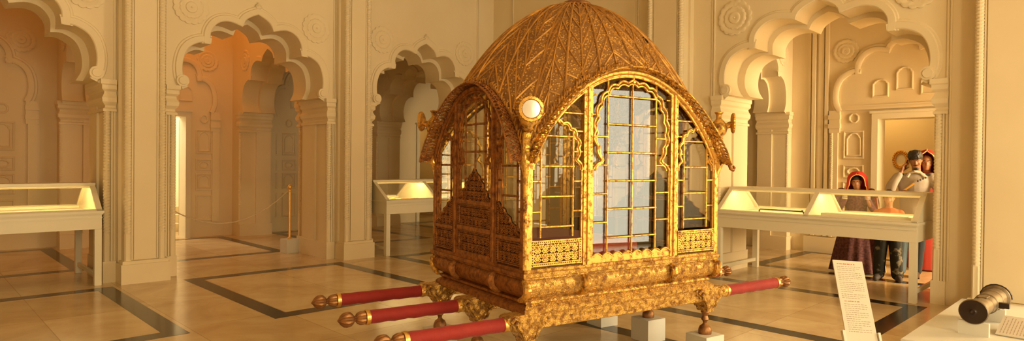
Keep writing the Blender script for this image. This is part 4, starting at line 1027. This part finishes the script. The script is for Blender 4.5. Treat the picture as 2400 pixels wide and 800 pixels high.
# man telephoning
PMn = person('person', (10.25, 2.37, 0), 'man in a grey jacket holding a phone to his ear behind the right case')
HM = Matrix.Translation((.02, -.03, 1.545)) @ Matrix.Rotation(radians(12), 4, 'X') @ Matrix.Rotation(radians(-5), 4, 'Y')
mb = MB(); head(mb, HM, 1.08)
loft(mb, [(-.02, .02, .88, .14, .10), (-.01, .02, 1.0, .14, .10), (0, .01, 1.2, .16, .11), (0, .01, 1.38, .19, .11), (0, .01, 1.45, .16, .09), (.01, .005, 1.50, .06, .06)])
limb(mb, [(-.20, .0, 1.42), (-.27, -.07, 1.30), (-.285, -.13, 1.20)], [.052, .044, .040]); limb(mb, [(-.285, -.13, 1.20), (-.23, -.17, 1.35), (-.155, -.13, 1.50)], [.038, .034, .026])
hand(mb, (-.155, -.13, 1.50), (.35, .25, 1), (1, -.15, -.2), 1.0, .45, -1)
limb(mb, [(.21, .0, 1.42), (.265, -.04, 1.27), (.24, -.12, 1.16)], [.052, .044, .040]); limb(mb, [(.24, -.12, 1.16), (.10, -.20, 1.165), (-.05, -.21, 1.175)], [.038, .034, .026])
hand(mb, (-.05, -.21, 1.175), (-1, -.05, .05), (0, 1, -.1), 1.0, .4, 1)
for x0, x1, y1 in ((-.10, -.15, .06), (.09, .04, .10)): limb(mb, [(x0, .02, .92), ((x0+x1)/2, .02, .5), (x1, y1, .08)], [.085, .062, .042])
remesh(mb, 'body', SKIN2, PMn, .008, 3); face_parts(PMn, HM, 1.08)
S = HM @ Matrix.Scale(1.08, 4)
mb = MB(); loft(mb, [(0, .034, .080, .066, .066), (0, .020, .115, .078, .090), (0, .006, .150, .082, .104), (0, .004, .18, .081, .104), (0, .004, .212, .068, .090), (0, .004, .235, .045, .062), (0, .004, .246, .018, .026)], 28, S)
for k in range(60):
    a = 2*pi*k/60*7; z = .15+.08*k/60; f = sqrt(max(.05, 1-((z-.16)/.09)**2)); mb.sphere((.076*f*cos(a), .004+.097*f*sin(a), z), .016, 6, M=S)
remesh(mb, 'hair', HAIR, PMn, .008, 2)
mb = MB(); limb(mb, [(-.026, -.086, .058), (0, -.097, .063), (.026, -.086, .058)], [.004, .008, .004], S); loft(mb, [(0, -.064, -.008, .016, .016), (0, -.060, .006, .032, .033), (0, -.055, .028, .034, .035), (0, -.058, .034, .020, .026)], 16, S); mb.build('beard', HAIR, PMn, 60)
JACK = mat('grey jacket cloth', (.46, .40, .35), .8, bump=(90, .2), var=(9, (.38, .33, .28), .3, .7)); JDARK = mat('dark jacket patch', (.07, .055, .05), .7)
mb = MB(); loft(mb, [(-.015, .02, .84, .165, .125), (-.01, .02, 1.0, .162, .122), (0, .01, 1.2, .182, .13), (0, .01, 1.37, .212, .13), (0, .01, 1.445, .185, .11), (.005, .01, 1.485, .10, .085)])
limb(mb, [(-.195, .0, 1.42), (-.275, -.07, 1.30), (-.292, -.13, 1.195), (-.245, -.172, 1.33), (-.18, -.145, 1.45)], [.072, .064, .060, .054, .046]); limb(mb, [(.205, .0, 1.42), (.275, -.04, 1.27), (.25, -.12, 1.155), (.11, -.205, 1.165), (-.02, -.215, 1.175)], [.072, .064, .060, .052, .046])
jk = remesh(mb, 'jacket', JACK, PMn, .010, 4)
mb = MB(); mb.tube([(-.085, -.09, 1.42), (-.055, -.075, 1.485), (0, -.10, 1.505), (.065, -.075, 1.49), (.13, -.085, 1.42)], .022, 8, flat=1); mb.build('collar', mat('pale collar', (.62, .56, .48), .8), jk)
for x in (-.165, .175): m_ = MB(); m_.sphere((x, .0, 1.452), .062, 12, (1.1, .95, .42)); m_.build('shoulder_patch', JDARK, jk)
mb = MB(); mb.tube([(-.14, -.142, 1.22), (-.07, -.143, 1.28), (.0, -.143, 1.34)], .015, 6, flat=.5); mb.build('yellow_strip', mat('yellow braid', (.72, .42, .06), .6), jk)
for k in range(4): m_ = MB(); m_.box((.03+.03*k, -.147, 1.36+.016*k), (.05+.03*k, -.128, 1.385+.016*k), bev=.003); m_.build('chest_button', JDARK, jk)
DENIM = mat('blue denim', (.13, .20, .27), .85, bump=(140, .2)); DENIMD = mat('dark denim', (.018, .024, .035), .85)
for x0, x1, y1, m_ in ((-.10, -.15, .06, DENIM), (.09, .04, .10, DENIMD)):
    b_ = MB(); limb(b_, [(x0, .02, .88), ((x0+x1)/2, .02, .5), (x1, y1, .09)], [.105, .082, .070]); remesh(b_, 'trouser_leg', m_, PMn, .012, 3)
    b_ = MB(); limb(b_, [(x1, y1+.05, .045), (x1-.005, y1-.06, .05), (x1-.01, y1-.15, .035)], [.044, .046, .034]); b_.box((x1-.045, y1-.18, 0), (x1+.04, y1+.09, .02)); remesh(b_, 'shoe', DARKW, PMn, .008, 2)
ph = empty('phone', (0, 0, 0), 0, 'dark mobile phone held to the ear of the man in grey', 'phone')
hp_ = Matrix.Translation(PMn.location) @ Matrix.Rotation(PMn.rotation_euler.z, 4, 'Z')
ph.location = hp_ @ Vector((-.098, -.075, 1.60)); ph.rotation_euler = (radians(18), radians(12), PMn.rotation_euler.z)
MB().box((-.006, -.025, -.065), (.006, .025, .065), bev=.003).build('case', IRON, ph); MB().box((.006, -.021, -.055), (.0075, .021, .055)).build('screen', DARKL, ph)

# child beside the man
PCh = person('person', (9.73, 2.548, 0), 'child in dark patterned trousers between the veiled woman and the man')
HM = Matrix.Translation((0, -.02, 1.01)) @ Matrix.Rotation(radians(6), 4, 'X'); mb = MB(); head(mb, HM, .9)
PCh.scale = (1.03, 1.03, 1.03)
loft(mb, [(0, .01, .60, .11, .08), (0, .01, .75, .115, .085), (0, .01, .90, .135, .085), (0, .005, .95, .10, .065), (0, 0, .98, .04, .04)])
for sg in (-1, 1):
    limb(mb, [(sg*.13, .0, .91), (sg*.165, .0, .78), (sg*.17, -.04, .66)], [.036, .031, .024]); hand(mb, (sg*.17, -.04, .66), (0, -.25, -1), (-sg, 0, 0), .78, .4, sg)
    limb(mb, [(sg*.07, .01, .62), (sg*.085, .0, .36), (sg*.10, .02, .06)], [.062, .048, .034])
remesh(mb, 'body', SKIN, PCh, .0075, 3); face_parts(PCh, HM, .9)
S = HM @ Matrix.Scale(.9, 4); mb = MB(); loft(mb, [(0, .025, .09, .073, .08), (0, .012, .13, .077, .100), (0, .0, .16, .078, .104), (0, .002, .20, .064, .084), (0, .005, .232, .024, .034)], 24, S); mb.build('hair', HAIR, PCh, 60)
SHIRT = mat('orange shirt cloth', (.50, .16, .05), .85)
mb = MB(); loft(mb, [(0, .01, .56, .135, .10), (0, .01, .75, .132, .10), (0, .01, .90, .152, .10), (0, .005, .955, .11, .075), (0, 0, .975, .06, .055)])
for sg in (-1, 1): limb(mb, [(sg*.13, 0, .905), (sg*.168, 0, .79)], [.052, .048])
remesh(mb, 'shirt', SHIRT, PCh, .009, 3)
CAMO = mat('dark camouflage cloth', (.016, .017, .013), .85, var=(11, (.22, .19, .13), .40, .46))
for sg in (-1, 1):
    b_ = MB(); limb(b_, [(sg*.068, .01, .62), (sg*.09, -.01, .36), (sg*.105, .02, .08)], [.088, .078, .072]); remesh(b_, 'trouser_leg', CAMO, PCh, .010, 3)
    b_ = MB(); limb(b_, [(sg*.11, .05, .04), (sg*.125, -.05, .045), (sg*.14, -.13, .03)], [.04, .044, .032]); remesh(b_, 'shoe', JDARK, PCh, .008, 2)

# person in red behind the man
PRd = person('person', (11.15, 2.42, 0), 'person in a red head covering and robe mostly hidden behind the man on the phone')
HM = Matrix.Translation((0, -.02, 1.52)); mb = MB(); head(mb, HM, 1.05)
loft(mb, [(0, .02, .85, .14, .10), (0, .01, 1.2, .16, .11), (0, .01, 1.38, .19, .11), (0, .01, 1.45, .15, .09), (0, .005, 1.5, .06, .06)])
for sg in (-1, 1):
    limb(mb, [(sg*.20, 0, 1.40), (sg*.24, .0, 1.15), (sg*.24, -.06, .92)], [.05, .042, .03]); hand(mb, (sg*.24, -.06, .92), (0, -.3, -1), (-sg, 0, 0), 1, .4, sg); limb(mb, [(sg*.09, .02, .9), (sg*.09, .02, .08)], [.085, .05])
remesh(mb, 'body', SKIN, PRd, .009, 3); face_parts(PRd, HM, 1.05)
DRED = mat('deep red cloth', (.34, .03, .015), .85)
mb = MB(); loft(mb, [(0, .02, .02, .24, .19), (0, .02, .5, .21, .16), (0, .02, .95, .18, .14), (0, .01, 1.2, .20, .14), (0, .01, 1.38, .235, .13), (0, .01, 1.45, .19, .11), (0, .01, 1.49, .10, .08)])
for sg in (-1, 1): limb(mb, [(sg*.21, 0, 1.40), (sg*.255, 0, 1.15), (sg*.255, -.06, .97)], [.075, .065, .06])
remesh(mb, 'robe', DRED, PRd, .012, 4)
rows = []
for k in range(20):
    t = k/19; z = 1.34+.50*t; rx = .175-.05*t if t < .7 else (.14)*sqrt(max(0, 1-((t-.7)/.3)**2.2)); ga = radians(48 if t < .6 else 48*sqrt(max(0, 1-((t-.6)/.31)**2))+.5)
    rows.append([(rx*cos(a), -.02+rx*1.05*sin(a), z) for a in [-pi/2+ga+(2*pi-2*ga)*j/36 for j in range(37)]])
mb = MB(); mb.grid(rows); vl = mb.build('head_cloth', DRED, PRd, 80); so = vl.modifiers.new('thick', 'SOLIDIFY'); so.thickness = .006
mb = MB(); mb.tube([r[0] for r in rows]+[r[-1] for r in rows[::-1]], .008, 6); mb.build('head_cloth_trim', GOLDT, vl)
# beaded gold ring on the wall of the room beyond
wo = empty('wall_ornament', (14.40, 3.57, 1.72), 0, 'round beaded gold ornament on the wall beyond the doorway, beside the head of the man', 'ornament')
mb = MB(); mb.tube([(-.012, .10*cos(a), .135*sin(a)) for a in [2*pi*i/32 for i in range(32)]], .016, 8, True); mb.build('ring', GOLDB, wo)
mb = MB()
for i in range(24): a = 2*pi*i/24; mb.sphere((-.015, .13*cos(a), .165*sin(a)), .025, 8)
mb.build('beads', GOLDB, wo); mb = MB(); mb.lathe([(.09, -.01), (.088, 0), (.001, .002)], 28, Matrix.Rotation(-pi/2, 4, 'Y')); mb.build('plate', PAPER, wo)
